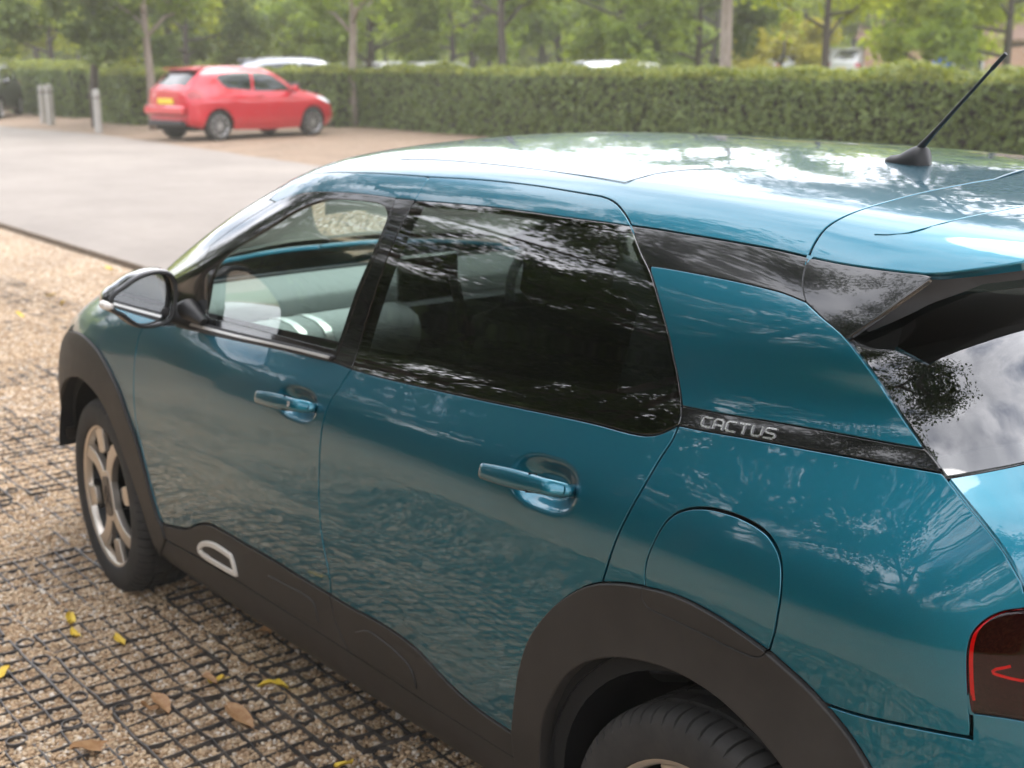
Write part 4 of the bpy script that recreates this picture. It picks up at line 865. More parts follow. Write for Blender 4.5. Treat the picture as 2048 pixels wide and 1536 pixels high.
def wob(pts, amp, seed, step=.4):
    r = np.random.default_rng(seed); o = []
    for (x0, y0), (x1, y1) in zip(pts[:-1], pts[1:]):
        n_ = int(max(abs(x1-x0), abs(y1-y0))/step)+1
        for k_ in range(n_): o.append((x0+(x1-x0)*k_/n_+r.normal(0, amp), y0+(y1-y0)*k_/n_+r.normal(0, amp)))
    return o
near_edge = wob([(-60, 1.75), (-9.5, 1.83), (30, 1.83)], .012, 3); far_edge = wob([(30, 8.15), (-14.5, 8.2), (-19, 8.45), (-25, 8.75), (-29, 8.2), (-60, 7.0)], .03, 4)
sheet('asphalt_lane', near_edge+far_edge, .006, MATS['asphalt'])
sheet('grass_field', [(-600, 24), (600, 24), (600, 590), (-600, 590)], .005, MATS['grass'])
sheet('grass_strip', [(-600, -8.5), (-600, -40), (600, -40), (600, -8.5)], .005, MATS['grass'])
# far parking bays: darker, compacted hoggin
bm_ = gravel_mat('hoggin'); n, l, b = nodes(bm_)
for e_, c_ in zip([x for x in n if x.type == 'VALTORGB'][0].color_ramp.elements, ((.10, .065, .04), (.19, .125, .08), (.27, .19, .125), (.34, .25, .175), (.42, .35, .28))): e_.color = (*c_, 1)
sheet('hoggin_bays', far_edge[::-1]+[(30, 24), (-60, 24)], .003, bm_)
# treated-timber edging boards along the near side of the lane
m = mat('edging_timber', (.16, .12, .09), .85); n, l, b = nodes(m); t = noise(n, l, 30, 5, vec=objcoord(n)); r_ = ramp(n, l, t.outputs['Fac'], [(.3, (.15, .118, .09)), (.7, (.28, .23, .18))]); l.new(r_.outputs['Color'], b.inputs['Base Color'])
for i in range(16):
    o = MB().box((0, 0, 0), (3.58, .022, .09), None, .004).build('edging_board', m); o.location = (-36+3.6*i+1.8, 1.80, .005+.006*rng.random()); o.rotation_euler = (0, rng.normal(0, .001), rng.normal(0, .002)); tag(o, 'brown timber edging board between the lane and the gravel', 'edging board', 'timber edging boards along the lane')
# loose pebbles close to the camera: instanced small stones
pm = mat('pebble', (.4, .3, .2), .8); n, l, b = nodes(pm); oi = n.new('ShaderNodeObjectInfo')
c = ramp(n, l, oi.outputs['Random'], [(0, (.26, .16, .085)), (.25, (.43, .29, .17)), (.55, (.54, .385, .235)), (.85, (.62, .485, .335)), (1, (.74, .67, .58))])
t = noise(n, l, 60, 3, vec=objcoord(n)); r_ = ramp(n, l, t.outputs['Fac'], [(.3, (.8,)*3), (.7, (1.1,)*3)]); q = n.new('ShaderNodeMixRGB'); q.blend_type = 'MULTIPLY'; q.inputs['Fac'].default_value = 1
l.new(c.outputs['Color'], q.inputs['Color1']); l.new(r_.outputs['Color'], q.inputs['Color2']); l.new(q.outputs['Color'], b.inputs['Base Color'])
N1 = 170000
P = np.c_[np.r_[rng.uniform(-3.2, 3.4, 110000), -3.2-rng.exponential(1.6, 60000)], np.r_[rng.uniform(-3.3, .0, 110000), rng.uniform(-2.6, 1.7, 60000)], np.zeros(N1)]
extra = np.c_[rng.uniform(-1.6, 1.9, 70000), rng.uniform(-2.0, -.35, 70000), np.zeros(70000)]; P = np.r_[P, extra]
sz = np.clip(rng.lognormal(math.log(.0088), .30, len(P)), .0045, .017); P[:, 2] = sz*rng.uniform(-.05, .35, len(P))
me = bpy.data.meshes.new('gravel_stones'); me.vertices.add(len(P)); me.vertices.foreach_set('co', P.astype(np.float32).ravel())
at_ = me.attributes.new('sz', 'FLOAT', 'POINT'); at_.data.foreach_set('value', sz.astype(np.float32))
stones = obj('gravel_stones', me); tag(stones, 'loose tan and cream gravel filling the black plastic grid', 'gravel', kind='stuff')
ng = bpy.data.node_groups.new('stones', 'GeometryNodeTree'); ng.interface.new_socket('Geometry', in_out='INPUT', socket_type='NodeSocketGeometry'); ng.interface.new_socket('Geometry', in_out='OUTPUT', socket_type='NodeSocketGeometry')
gi = ng.nodes.new('NodeGroupInput'); go = ng.nodes.new('NodeGroupOutput'); iop = ng.nodes.new('GeometryNodeInstanceOnPoints'); jn = ng.nodes.new('GeometryNodeJoinGeometry'); lk = ng.links.new
for i in range(5):
    ic = ng.nodes.new('GeometryNodeMeshIcoSphere'); ic.inputs['Radius'].default_value = .5; ic.inputs['Subdivisions'].default_value = 2 if i < 2 else 1
    sp_ = ng.nodes.new('GeometryNodeSetPosition'); nt = ng.nodes.new('ShaderNodeTexNoise'); nt.inputs['Scale'].default_value = 1.6; pos = ng.nodes.new('GeometryNodeInputPosition')
    va = ng.nodes.new('ShaderNodeVectorMath'); va.operation = 'ADD'; va.inputs[1].default_value = (i*7.3, i*3.1, i); lk(pos.outputs[0], va.inputs[0]); lk(va.outputs[0], nt.inputs['Vector'])
    vs = ng.nodes.new('ShaderNodeVectorMath'); vs.operation = 'SUBTRACT'; vs.inputs[1].default_value = (.5, .5, .5); lk(nt.outputs['Color'], vs.inputs[0])
    vc = ng.nodes.new('ShaderNodeVectorMath'); vc.operation = 'SCALE'; vc.inputs['Scale'].default_value = .9; lk(vs.outputs[0], vc.inputs[0]); lk(vc.outputs[0], sp_.inputs['Offset'])
    tf_ = ng.nodes.new('GeometryNodeTransform'); tf_.inputs['Scale'].default_value = (1.25, .95, .62); ss_ = ng.nodes.new('GeometryNodeSetShadeSmooth'); sm_ = ng.nodes.new('GeometryNodeSetMaterial'); sm_.inputs['Material'].default_value = pm
    gti = ng.nodes.new('GeometryNodeGeometryToInstance')
    lk(ic.outputs['Mesh'], sp_.inputs['Geometry']); lk(sp_.outputs[0], tf_.inputs['Geometry']); lk(tf_.outputs[0], ss_.inputs['Geometry']); lk(ss_.outputs[0], sm_.inputs['Geometry']); lk(sm_.outputs[0], gti.inputs[0]); lk(gti.outputs[0], jn.inputs[0])
rv = ng.nodes.new('FunctionNodeRandomValue'); rv.data_type = 'FLOAT_VECTOR'; rv.inputs[0].default_value = (-.5, -.5, 0); rv.inputs[1].default_value = (.5, .5, 6.28)
ri_ = ng.nodes.new('FunctionNodeRandomValue'); ri_.data_type = 'INT'; ri_.inputs[4].default_value = 0; ri_.inputs[5].default_value = 4; ri_.inputs['Seed'].default_value = 5
na = ng.nodes.new('GeometryNodeInputNamedAttribute'); na.data_type = 'FLOAT'; na.inputs['Name'].default_value = 'sz'
iop.inputs['Pick Instance'].default_value = True
lk(gi.outputs[0], iop.inputs['Points']); lk(jn.outputs[0], iop.inputs['Instance']); lk(rv.outputs[0], iop.inputs['Rotation']); lk(ri_.outputs[2], iop.inputs['Instance Index']); lk(na.outputs[0], iop.inputs['Scale']); lk(iop.outputs[0], go.inputs[0])
md = stones.modifiers.new('g', 'NODES'); md.node_group = ng
# ------------------------------------------------------------------ plastic grid mats: 70 mm cells, looped joints
def gridmat_mesh(seed, nx=8, ny=5, cs=.07):
    r = np.random.default_rng(seed); V = []; F = []
    def bar(pts, w=.0040, h=.016):
        nonlocal V, F
        pts = np.array(pts, float); a = len(V); n_ = len(pts)
        for i in range(n_):
            d = pts[min(i+1, n_-1)]-pts[max(i-1, 0)]; d = d[:2]/(np.linalg.norm(d[:2])+1e-9); s_ = np.array((-d[1], d[0]))*w/2; p = pts[i]
            V += [(p[0]-s_[0], p[1]-s_[1], p[2]-h), (p[0]-s_[0]*.7, p[1]-s_[1]*.7, p[2]), (p[0]+s_[0]*.7, p[1]+s_[1]*.7, p[2]), (p[0]+s_[0], p[1]+s_[1], p[2]-h)]
        for i in range(n_-1):
            for k_ in range(3): F.append((a+i*4+k_, a+i*4+k_+1, a+(i+1)*4+k_+1, a+(i+1)*4+k_))
        F.append((a, a+1, a+2, a+3)); F.append((a+n_*4-1, a+n_*4-2, a+n_*4-3, a+n_*4-4))
    Zn = r.normal(.0085, .003, (nx+1, ny+1)); Jx = r.normal(0, .0015, (nx+1, ny+1, 2))
    pt = lambda i, j: (i*cs+Jx[i, j, 0], j*cs+Jx[i, j, 1], Zn[i, j])
    for i in range(nx+1):
        L_ = []
        for j in range(ny+1):
            L_.append(pt(i, j))
            if j < ny: p, q_ = np.array(pt(i, j)), np.array(pt(i, j+1)); m_ = (p+q_)/2; m_[2] -= .0015; L_.append(m_)
        bar(L_)
    for j in range(ny+1):
        L_ = []
        for i in range(nx+1):
            L_.append(pt(i, j))
            if i < nx: p, q_ = np.array(pt(i, j)), np.array(pt(i+1, j)); m_ = (p+q_)/2; m_[2] -= .0015; L_.append(m_)
        bar(L_, .005 if 0 < j < ny else .007, .016)
    for i in range(0, nx, 2):      # joint loops on one long side, hooks on one short side
        cx, cyy = (i+.5)*cs, ny*cs+.030; bar([(cx+.026*math.cos(a)*(1+.15*math.sin(3*a+i)), cyy+.024*math.sin(a), .007) for a in np.linspace(-.5*math.pi, 1.5*math.pi, 13)], .005)
    for j in range(0, ny, 2):
        cx, cyy = nx*cs+.026, (j+.5)*cs; bar([(cx+.022*math.cos(a), cyy+.026*math.sin(a), .007) for a in np.linspace(0, 2*math.pi, 13)], .005)
    me = bpy.data.meshes.new('grid_mat'); me.from_pydata(V, [], F); me.update(); return me
m = mat('grid_plastic', (.03, .029, .03), .45); n, l, b = nodes(m); d = noise(n, l, 12, 5, .7, objcoord(n)); r_ = ramp(n, l, d.outputs['Fac'], [(.4, (.040, .037, .036)), (.75, (.13, .11, .094))]); l.new(r_.outputs['Color'], b.inputs['Base Color'])
gms = [gridmat_mesh(s_) for s_ in range(4)]
for g_ in gms: g_.materials.append(m)
k_ = 0
for ix in range(-13, 8):
    for iy in range(-4, 5):
        x0 = .837-.615*3+ix*.615+.615*2; y0 = -1.171+iy*.418
        if (y0 > .2 and x0 > -2.2) or (x0 > 2.2 and y0 > -.6) or (iy < -2 and ix < -8): continue
        o = bpy.data.objects.new('grid_mat', gms[(ix*3+iy*5) % 4]); COL.objects.link(o); o.location = (x0, y0, .0035+float(np.clip(rng.normal(0, .0025), -.005, .004))-.010*min(1, max(0, (-x0-.5)/2.2))); o.rotation_euler = (rng.normal(0, .004), rng.normal(0, .004), rng.normal(0, .006))
        tag(o, 'black plastic gravel-retaining grid mat with square cells and looped joints', 'grid mat', 'interlocking grid mats laid over the gravel')
# ------------------------------------------------------------------ fallen leaves
def leaf_mesh(name, seed, L_=.075, W_=.036, curl=.5):
    r = np.random.default_rng(seed); V = []; F = []; n_ = 7
    for i in range(n_):
        t = i/(n_-1); w = W_/2*math.sin(math.pi*min(1, t*.92+.05))**.8; z = .006+curl*.02*math.sin(3*t+seed)+.004*r.random()
        V += [((t-.5)*L_, -w, z+.008*r.random()), ((t-.5)*L_, 0, z-.004), ((t-.5)*L_, w, z+.010*r.random())]
    for i in range(n_-1):
        for k_ in range(2): F.append((i*3+k_, i*3+k_+1, (i+1)*3+k_+1, (i+1)*3+k_))
    a = len(V); V += [(L_*.5, -.0012, .004), (L_*.5, .0012, .004), (L_*.85, .001, .008), (L_*.85, -.001, .008)]; F.append((a, a+1, a+2, a+3))
    me = bpy.data.meshes.new(name); me.from_pydata(V, [], F); me.update(); me.polygons.foreach_set('use_smooth', [True]*len(F)); return me
def leafmat(name, c1, c2):
    m = mat(name, c1, .6); n, l, b = nodes(m); t = noise(n, l, 60, 4, vec=objcoord(n)); r = ramp(n, l, t.outputs['Fac'], [(.35, c1), (.7, c2)]); l.new(r.outputs['Color'], b.inputs['Base Color']); return m
leafmat('leaf_yellow', (.62, .40, .03), (.72, .52, .05)); leafmat('leaf_brown', (.30, .15, .06), (.42, .25, .12))
spots = [((545, 1380), 'y', .85, .085), ((420, 1365), 'b', .3, .06), ((240, 1284), 'y', .1, .06), ((150, 1268), 'y', .2, .05), ((140, 1240), 'y', 2.9, .07), ((6, 1352), 'y', 2.2, .06), ((318, 1412), 'b', .1, .09), ((478, 1440), 'b', .2, .11), ((178, 1498), 'b', 1.9, .12), ((300, 1416), 'b', 1.0, .05), ((432, 1362), 'y', 1.2, .045), ((685, 1534), 'y', .4, .05), ((525, 1270), 'b', .6, .05), ((487, 1226), 'b', .3, .05), ((40, 632), 'y', .5, .07), ((218, 537), 'y', .4, .08), ((100, 590), 'y', 1.3, .07), ((125, 607), 'y', .2, .07)]
lab = {'y': 'curled yellow fallen leaf lying on the gravel', 'b': 'dry brown fallen leaf lying on the gravel'}
for i, (p, kd, rz, ln) in enumerate(spots):
    q_ = atplane(p, z=.014); o = obj('fallen_leaf', leaf_mesh('fallen_leaf', i, ln, ln*.45, .6), MATS['leaf_yellow' if kd == 'y' else 'leaf_brown']); o.location = q_; o.rotation_euler = (rng.normal(0, .2), rng.normal(0, .25), rz); tag(o, lab[kd], 'leaf', 'yellow fallen leaves' if kd == 'y' else 'brown fallen leaves')
# ------------------------------------------------------------------ vegetation
def leaf_material(name, dark, lite, trans=.35):
    m = bpy.data.materials.new(name); m.use_nodes = True; n = m.node_tree.nodes; l = m.node_tree.links; b = n['Principled BSDF']; o = n['Material Output']
    ge = n.new('ShaderNodeNewGeometry'); oi = n.new('ShaderNodeObjectInfo'); ad = n.new('ShaderNodeMath'); ad.operation = 'MULTIPLY_ADD'; ad.inputs[1].default_value = .75; l.new(ge.outputs['Random Per Island'], ad.inputs[0])
    sc_ = n.new('ShaderNodeMath'); sc_.operation = 'MULTIPLY'; sc_.inputs[1].default_value = .25; l.new(oi.outputs['Random'], sc_.inputs[0]); l.new(sc_.outputs[0], ad.inputs[2])
    mid = tuple((a+b_)/2 for a, b_ in zip(dark, lite)); r = ramp(n, l, ad.outputs[0], [(0, dark), (.55, mid), (1, lite)]); l.new(r.outputs['Color'], b.inputs['Base Color']); b.inputs['Roughness'].default_value = .55; b.inputs['Specular IOR Level'].default_value = .25
    tr_ = n.new('ShaderNodeBsdfTranslucent'); ms = n.new('ShaderNodeMixShader'); ms.inputs[0].default_value = trans
    bc = n.new('ShaderNodeMixRGB'); bc.blend_type = 'MULTIPLY'; bc.inputs['Fac'].default_value = 1; bc.inputs['Color2'].default_value = (1.5, 1.45, .6, 1); l.new(r.outputs['Color'], bc.inputs['Color1']); l.new(bc.outputs['Color'], tr_.inputs['Color'])
    l.new(b.outputs[0], ms.inputs[1]); l.new(tr_.outputs[0], ms.inputs[2]); l.new(ms.outputs[0], o.inputs['Surface']); MATS[name] = m; return m
leaf_material('foliage', (.12, .18, .034), (.29, .375, .08), .5); leaf_material('foliage_light', (.22, .285, .04), (.48, .54, .095), .5); leaf_material('foliage_dark', (.07, .105, .03), (.16, .21, .06), .4)
leaf_material('foliage_yellow', (.25, .24, .02), (.48, .42, .04)); leaf_material('hedge_leaf', (.085, .122, .038), (.215, .275, .088), .3); leaf_material('hedge_tip', (.18, .21, .05), (.33, .36, .09), .3); leaf_material('oak_leaf', (.018, .036, .012), (.06, .10, .025), .3)
def bark(name, c1, c2):
    m = mat(name, c1, .9); n, l, b = nodes(m); co = objcoord(n); mp_ = n.new('ShaderNodeMapping'); mp_.inputs['Scale'].default_value = (9, 9, 1.6); l.new(co, mp_.inputs['Vector'])
    t = noise(n, l, 2.5, 7, .7, mp_.outputs['Vector']); r = ramp(n, l, t.outputs['Fac'], [(.35, c1), (.68, c2)]); l.new(r.outputs['Color'], b.inputs['Base Color']); bump(n, l, t.outputs['Fac'], b, .6, .03)
bark('bark', (.05, .042, .035), (.12, .10, .082)); bark('bark_pale', (.22, .18, .145), (.38, .32, .27))
def leaves(C, D, size, r, jit=.35):
    """quads at centres C with normals about D"""
    n = len(C); d = D+r.normal(0, .55, (n, 3)); d /= np.linalg.norm(d, axis=1, keepdims=True); a = np.cross(d, r.normal(0, 1, (n, 3))); a /= np.linalg.norm(a, axis=1, keepdims=True)+1e-9; b = np.cross(d, a)
    s_ = size*np.exp(r.normal(0, jit, n))[:, None]; a = a*s_; b = b*s_*.55
    V = np.stack([C-a, C-a*.1+b+d*s_*.12, C+a, C-a*.1-b+d*s_*.12], 1).reshape(-1, 3); F = np.arange(4*n).reshape(n, 4); return V, F
def tree_meshes(seed, H=8.0, crown=3.0, base=2.2, nl=9000, ls=.11, trunk_r=.13, clump=.55, nb=9, bare=False, droop=0.0, lean=1.0):
    r = np.random.default_rng(seed); mb = MB(); tips = []
    top = np.array((r.normal(0, .2)*lean, r.normal(0, .2)*lean, H*.8)); pts = [np.array((0, 0, -.1)), np.array((r.normal(0, .05)*lean, r.normal(0, .05)*lean, base*.5)), np.array((r.normal(0, .08)*lean, r.normal(0, .08)*lean, base)), top*.62+np.array((0, 0, base*.2)), top]
    mb.tube(pts, [trunk_r*1.25, trunk_r, trunk_r*.88, trunk_r*.5, trunk_r*.12], 9)
    def at(t):
        z = [p[2] for p in pts]; return np.array([np.interp(t, z, [p[i] for p in pts]) for i in range(3)])
    for i in range(nb):
        z0 = base*.95+(H*.72-base)*(i/(nb-1))**1.1; az = i*2.4+r.normal(0, .3); p0 = at(z0); ln = crown*(1-.55*abs((z0-base)/(H-base)-.25))*r.uniform(.75, 1.05)
        e = r.uniform(.25, .75)-droop; d = np.array((math.cos(az)*math.cos(e), math.sin(az)*math.cos(e), math.sin(e))); q = [p0, p0+d*ln*.4+r.normal(0, .08, 3), p0+d*ln*.75+r.normal(0, .12, 3)+np.array((0, 0, .1)), p0+d*ln+np.array((0, 0, .1*ln-droop*.8))]
        rr = trunk_r*(.5-.3*(i/nb)); mb.tube(q, [rr, rr*.7, rr*.4, rr*.12], 7)
        tips += [q[1]*.3+q[2]*.7, q[2], q[3]]
        for s_ in range(4):
            b0 = q[1]+(q[3]-q[1])*r.uniform(.1, .9); d2 = d+r.normal(0, .7, 3); d2 /= np.linalg.norm(d2); l2 = ln*r.uniform(.3, .5); b1 = b0+d2*l2*.5+r.normal(0, .05, 3); b2 = b0+d2*l2; mb.tube([b0, b1, b2], [rr*.3, rr*.2, rr*.06], 5); tips += [b1, b2]
    tips.append(top); tips.append(top+np.array((0, 0, H*.12)))
    tips = np.array(tips); cen = np.array((0, 0, (base+H)/2))
    w = np.bincount(r.integers(0, len(tips), nl), minlength=len(tips)); C = np.repeat(tips, w, 0); rad = np.repeat(clump*r.uniform(.6, 1.4, len(tips)), w)
    g = r.normal(0, 1, (nl, 3)); g /= np.linalg.norm(g, axis=1, keepdims=True); C = C+g*(rad*r.random(nl)**.45)[:, None]*np.array((1, 1, .75)); D = g*.6+np.array((0, 0, .7))
    V, F = leaves(C, D, ls, r); tm = bpy.data.meshes.new('trunk'); tm.from_pydata([tuple(v) for v in mb.V], [], mb.F); tm.update(); tm.polygons.foreach_set('use_smooth', [True]*len(tm.polygons))
    return tm, fastmesh('crown', V, F)
TV = {}
def tree(name, var, loc, rz, sc, label, group, fol, brk='bark', cat_='tree'):
    t = empty(name, loc, rz); t.scale = (sc, sc, sc); tag(t, label, cat_, group)
    for nm, me, m in (('trunk', TV[var][0], brk), ('crown', TV[var][1], fol)):
        o = bpy.data.objects.new(nm, me); COL.objects.link(o); o.parent = t
        if not me.materials: me.materials.append(None)
        o.material_slots[0].link = 'OBJECT'; o.material_slots[0].material = MATS[m]
    return t
TV['a'] = tree_meshes(1, 7.5, 3.0, 1.9, 13000, .10, droop=.2); TV['b'] = tree_meshes(2, 8.5, 3.4, 2.1, 14000, .10, nb=11, droop=.2); TV['c'] = tree_meshes(3, 5.0, 2.6, 1.1, 11000, .10, nb=9, droop=.25)
TV['s'] = tree_meshes(4, 7.0, 2.2, 2.3, 3600, .08, .10, .45, nb=9, lean=.3)
TV['oak'] = tree_meshes(5, 9.5, 4.6, 1.7, 38000, .050, .24, .68, nb=17, droop=.15); TV['oak2'] = tree_meshes(6, 8.0, 4.0, 1.5, 31000, .050, .20, .68, nb=15, droop=.2)
TV['oak3'] = tree_meshes(8, 10.0, 4.8, 3.4, 42000, .055, .22, .8, nb=13)
def along(pxx, d):
    """ground point in the direction of photo column pxx, d metres away"""
    v = ray((pxx, 115)); h = Vector((v.x, v.y, 0)).normalized(); return (CAMP[0]+h.x*d, CAMP[1]+h.y*d, 0)
G1 = 'young trees in rows beyond the hedge'
rows = [  # column, distance, variant, scale, foliage, bark, label
 (185, 34, 'a', 1.0, 'foliage_dark', 'bark', 'dark forked tree rising out of the hedge corner by the bollards'),
 (297, 32.5, 's', 1.15, 'foliage', 'bark_pale', 'slim pale-barked tree behind the end of the hedge by the red car'),
 (375, 40, 'b', .95, 'foliage_dark', 'bark', 'dark leafy tree standing behind the red car and hedge'),
 (705, 33, 's', 1.2, 'foliage', 'bark_pale', 'pale-barked tree behind the hedge beside the silver estate car'),
 (740, 41, 'a', 1.0, 'foliage', 'bark', 'mid green tree beyond the silver estate car'),
 (898, 44, 'b', 1.0, 'foliage', 'bark', 'broad green tree standing behind the white cars'),
 (1005, 31, 's', 1.25, 'foliage', 'bark', 'thin straight tree close behind the long hedge'),
 (1245, 36, 'b', 1.05, 'foliage', 'bark', 'round-headed tree with dark trunk behind the pale car roofs'),
 (1400, 40, 'a', 1.05, 'foliage_dark', 'bark', 'dense dark tree beside the pale straight trunk'),
 (1450, 27.5, 's', 1.5, 'foliage', 'bark_pale', 'tall pale straight trunk growing just behind the long hedge'),
 (1560, 47, 'c', .8, 'foliage_yellow', 'bark', 'small tree with yellowing leaves'),
 (1652, 30, 's', 1.1, 'foliage_light', 'bark', 'slender light green tree between the yellow tree and the brick building'),
 (1860, 36, 'a', .95, 'foliage_light', 'bark', 'light green tree in front of the brick building beside the blue bin'),
 (2018, 34, 'b', 1.0, 'foliage', 'bark', 'dark-trunked tree in front of the brick building end'),
]
for i, (c_, d, v, s_, f_, b_, lb) in enumerate(rows): tree('tree', v, along(c_, d), i*1.3, s_*.84, lb, None, f_, b_)
r = np.random.default_rng(21); k_ = 0
for d, n_, lo in ((52, 13, -150), (66, 15, -150), (84, 17, -200)):
    for i in range(n_):
        c_ = lo+(2350-lo)*(i+.5)/n_+r.normal(0, 40); v = 'abc'[r.integers(0, 3)]; f_ = ['foliage', 'foliage_light', 'foliage_light', 'foliage'][r.integers(0, 4)]; s_ = r.uniform(.95, 1.35)*(1+.12*(d > 60))
        if d == 52 and (1480 < c_ < 2100): continue
        lb_ = {52: 'leafy tree in the first row behind the parked cars', 66: 'leafy tree in the middle row of the planted ground', 84: 'leafy tree in the farthest row of the planted ground'}[d]
        tree('tree', v, along(c_, d+r.normal(0, 2)), r.uniform(0, 6), s_, lb_, {52: 'trees of the first row', 66: 'trees of the middle row', 84: 'trees of the farthest row'}[d], f_)
# woodland closing the view
C = []; r = np.random.default_rng(31)
for i in range(150):
    az = R(95)+R(100)*i/150; d = 112+r.normal(0, 6); h = r.uniform(9, 15); n_ = 330; g = r.normal(0, 1, (n_, 3)); g /= np.linalg.norm(g, axis=1, keepdims=True); rad = r.uniform(3, 5.5)
    C.append(np.array((CAMP[0]+math.cos(az)*d, CAMP[1]+math.sin(az)*d, h*.5))+g*np.array((rad, rad, h*.5))*(r.random(n_)**.35)[:, None])
C = np.concatenate(C); V, F = leaves(C, C*0+np.array((.3, -.6, .6)), .62, r); o = obj('woodland', fastmesh('woodland', V, F), MATS['foliage_light']); tag(o, 'far belt of green woodland closing the view behind the planted trees', 'woodland', kind='stuff')
# trees on the camera's side of the lane: their canopies are mirrored in the glass and paint
NEAR = [((-3.2, -7.4, 0), 'oak', .4, 1.0, 'spreading oak ahead of the teal car on its kerb side'), ((2.4, -8.2, 0), 'oak2', 2.1, 1.0, 'spreading oak behind the camera beside the teal car'), ((-7.2, -5.2, 0), 'oak', 4.0, 1.2, 'spreading oak farther along the kerb ahead of the teal car'), ((7.3, -1.7, 0), 'oak3', 1.0, 1.12, 'oak standing behind the tail of the teal car'), ((-17, -7.5, 0), 'oak', 3.0, 1.0, 'oak at the far end of the kerbside row'), ((-4.1, 12.9, 0), 'oak3', 5.0, 1.0, 'oak across the lane to the right of the long hedge')]
NEAR += [((x, y, 0), 'oak2' if i % 2 else 'oak', i*1.7, .8, 'unseen oak added as a second kerbside row to fill mirrored gaps') for i, (x, y) in enumerate(((-24, -14), (-16.5, -14.8), (-9.5, -15), (-3, -15.4), (3.5, -15), (10, -14.4)))]  # second row added out of view to close sky gaps in the reflections
for loc, v, rz, s_, lb in NEAR: tree('oak_tree', v, loc, rz, s_, lb, 'added oaks of the second kerbside row' if 'second' in lb else None, 'oak_leaf')
for i, x in enumerate((-16.5, -13.8, -11.2, -8.8, -6.4, -4.2, -1.9, .6)):
    tree('filler_bush', 'c', (x, -8.75+.25*math.sin(3*i), 0), i*2.1, .74, 'unseen leafy bush added before the kerbside hedge to fill its reflection', 'bushes added along the kerbside hedge', 'oak_leaf', cat_='bush')  # bushes added out of view to fill the mirrored gap above the hedge
# ------------------------------------------------------------------ hedges
mat('hedge_core', (.03, .024, .018), .9)
def hedge(name, x0, x1, y0, y1, h, label, seed, dens=620, rz=0, org=None):
    r = np.random.default_rng(seed); root = empty(name, ((x0+x1)/2, (y0+y1)/2, 0), rz); tag(root, label, 'hedge'); lx, ly = x1-x0, y1-y0
    faces = [(lx*h, 0), (lx*h, 1), (ly*h, 2), (ly*h, 3), (lx*ly, 4)]
    C, D = [], []
    for A, k_ in faces:
        n_ = int(A*dens); u, v = r.random(n_), r.random(n_); dp = r.exponential(.05, n_)-.05+.05*np.sin(u*lx*3+v*5)+.06*np.sin(u*lx*1.1+1.7*v)*np.sin(v*4+u*lx*.37)
        if k_ < 2: s_ = -1 if k_ == 0 else 1; c = np.c_[(u-.5)*lx, s_*(ly/2-dp), v*h]; d = (0, s_, .3)
        elif k_ < 4: s_ = -1 if k_ == 2 else 1; c = np.c_[s_*(lx/2-dp), (u-.5)*ly, v*h]; d = (s_, 0, .3)
        else: c = np.c_[(u-.5)*lx, (v-.5)*ly, h-dp+.02*r.normal(0, 1, n_)]; d = (0, 0, 1)
        if k_ < 4: c[:, 2] = np.minimum(c[:, 2], h)
        C.append(c); D.append(np.tile(d, (n_, 1)))
    C = np.concatenate(C); D = np.concatenate(D).astype(float); C[:, 2] += (.04*np.sin(C[:, 0]*.9+seed)+.03*np.sin(C[:, 0]*2.7))*C[:, 2]/h; tipm = (C[:, 2] > h*.93) & (r.random(len(C)) < .75)
    for nm, mk, m in (('foliage', ~tipm, 'hedge_leaf'), ('shoots', tipm, 'hedge_tip')):
        V, F = leaves(C[mk], D[mk], .042, r); o = obj(nm, fastmesh(nm, V, F), MATS[m], root)
    o = MB().box((0, 0, h*.47), (lx-.28, ly-.28, h*.92)).build('dark_core', MATS['hedge_core'], smooth=False); o.parent = root  # dark solid core added inside the leaf shell
hedge('hedge', -24.2, 6, 15.0, 16.4, 1.40, 'long clipped beech hedge running behind the parked cars', 1)
hedge('hedge', -31.0, -28.2, 10.9, 14.6, 1.32, 'short clipped hedge block standing left of the red car', 2)
hedge('hedge', -28.2, -24.2, 14.4, 15.6, 1.38, 'clipped hedge section directly behind the red car', 5)
hedge('hedge', -50, -33.2, 11.2, 12.8, 1.42, 'clipped hedge behind the bollards along the lane', 3)
hedge('hedge', -34, 9, -10.6, -9.2, 2.3, 'tall hedge closing the kerbside verge behind the oaks', 6, 300)
hedge('hedge', -40, 30, 30, 31.4, 1.25, 'far clipped hedge beyond the second row of parked cars', 4, 260)
# ------------------------------------------------------------------ bollards
bark('weathered_wood', (.30, .29, .26), (.48, .46, .42))
for p, h, lb in (((198, 266), .98, 'round-topped pale wooden bollard standing alone by the lane edge'), ((103, 250), 1.02, 'thicker pale wooden bollard of the pair beside the hedge gap'), ((88, 247), .98, 'thinner pale wooden bollard of the pair beside the hedge gap')):
    q_ = atplane(p, z=0); rr = .10 if h > 1 else .085
    root = empty('bollard', q_); tag(root, lb, 'bollard')
    o = MB().lathe([(0, -.05), (rr, -.05), (rr*.99, h*.78), (rr*.92, h*.785), (rr*.92, h*.815), (rr*.99, h*.82), (rr*.97, h*.95), (rr*.7, h*.99), (0, h)], 20, 'z').build('post', MATS['weathered_wood'], root)
    o = MB().lathe([(rr*.93, h*.787), (rr*.935, h*.79), (rr*.935, h*.812), (rr*.93, h*.813)], 20, 'z').build('groove_band', MATS['bark'], root)
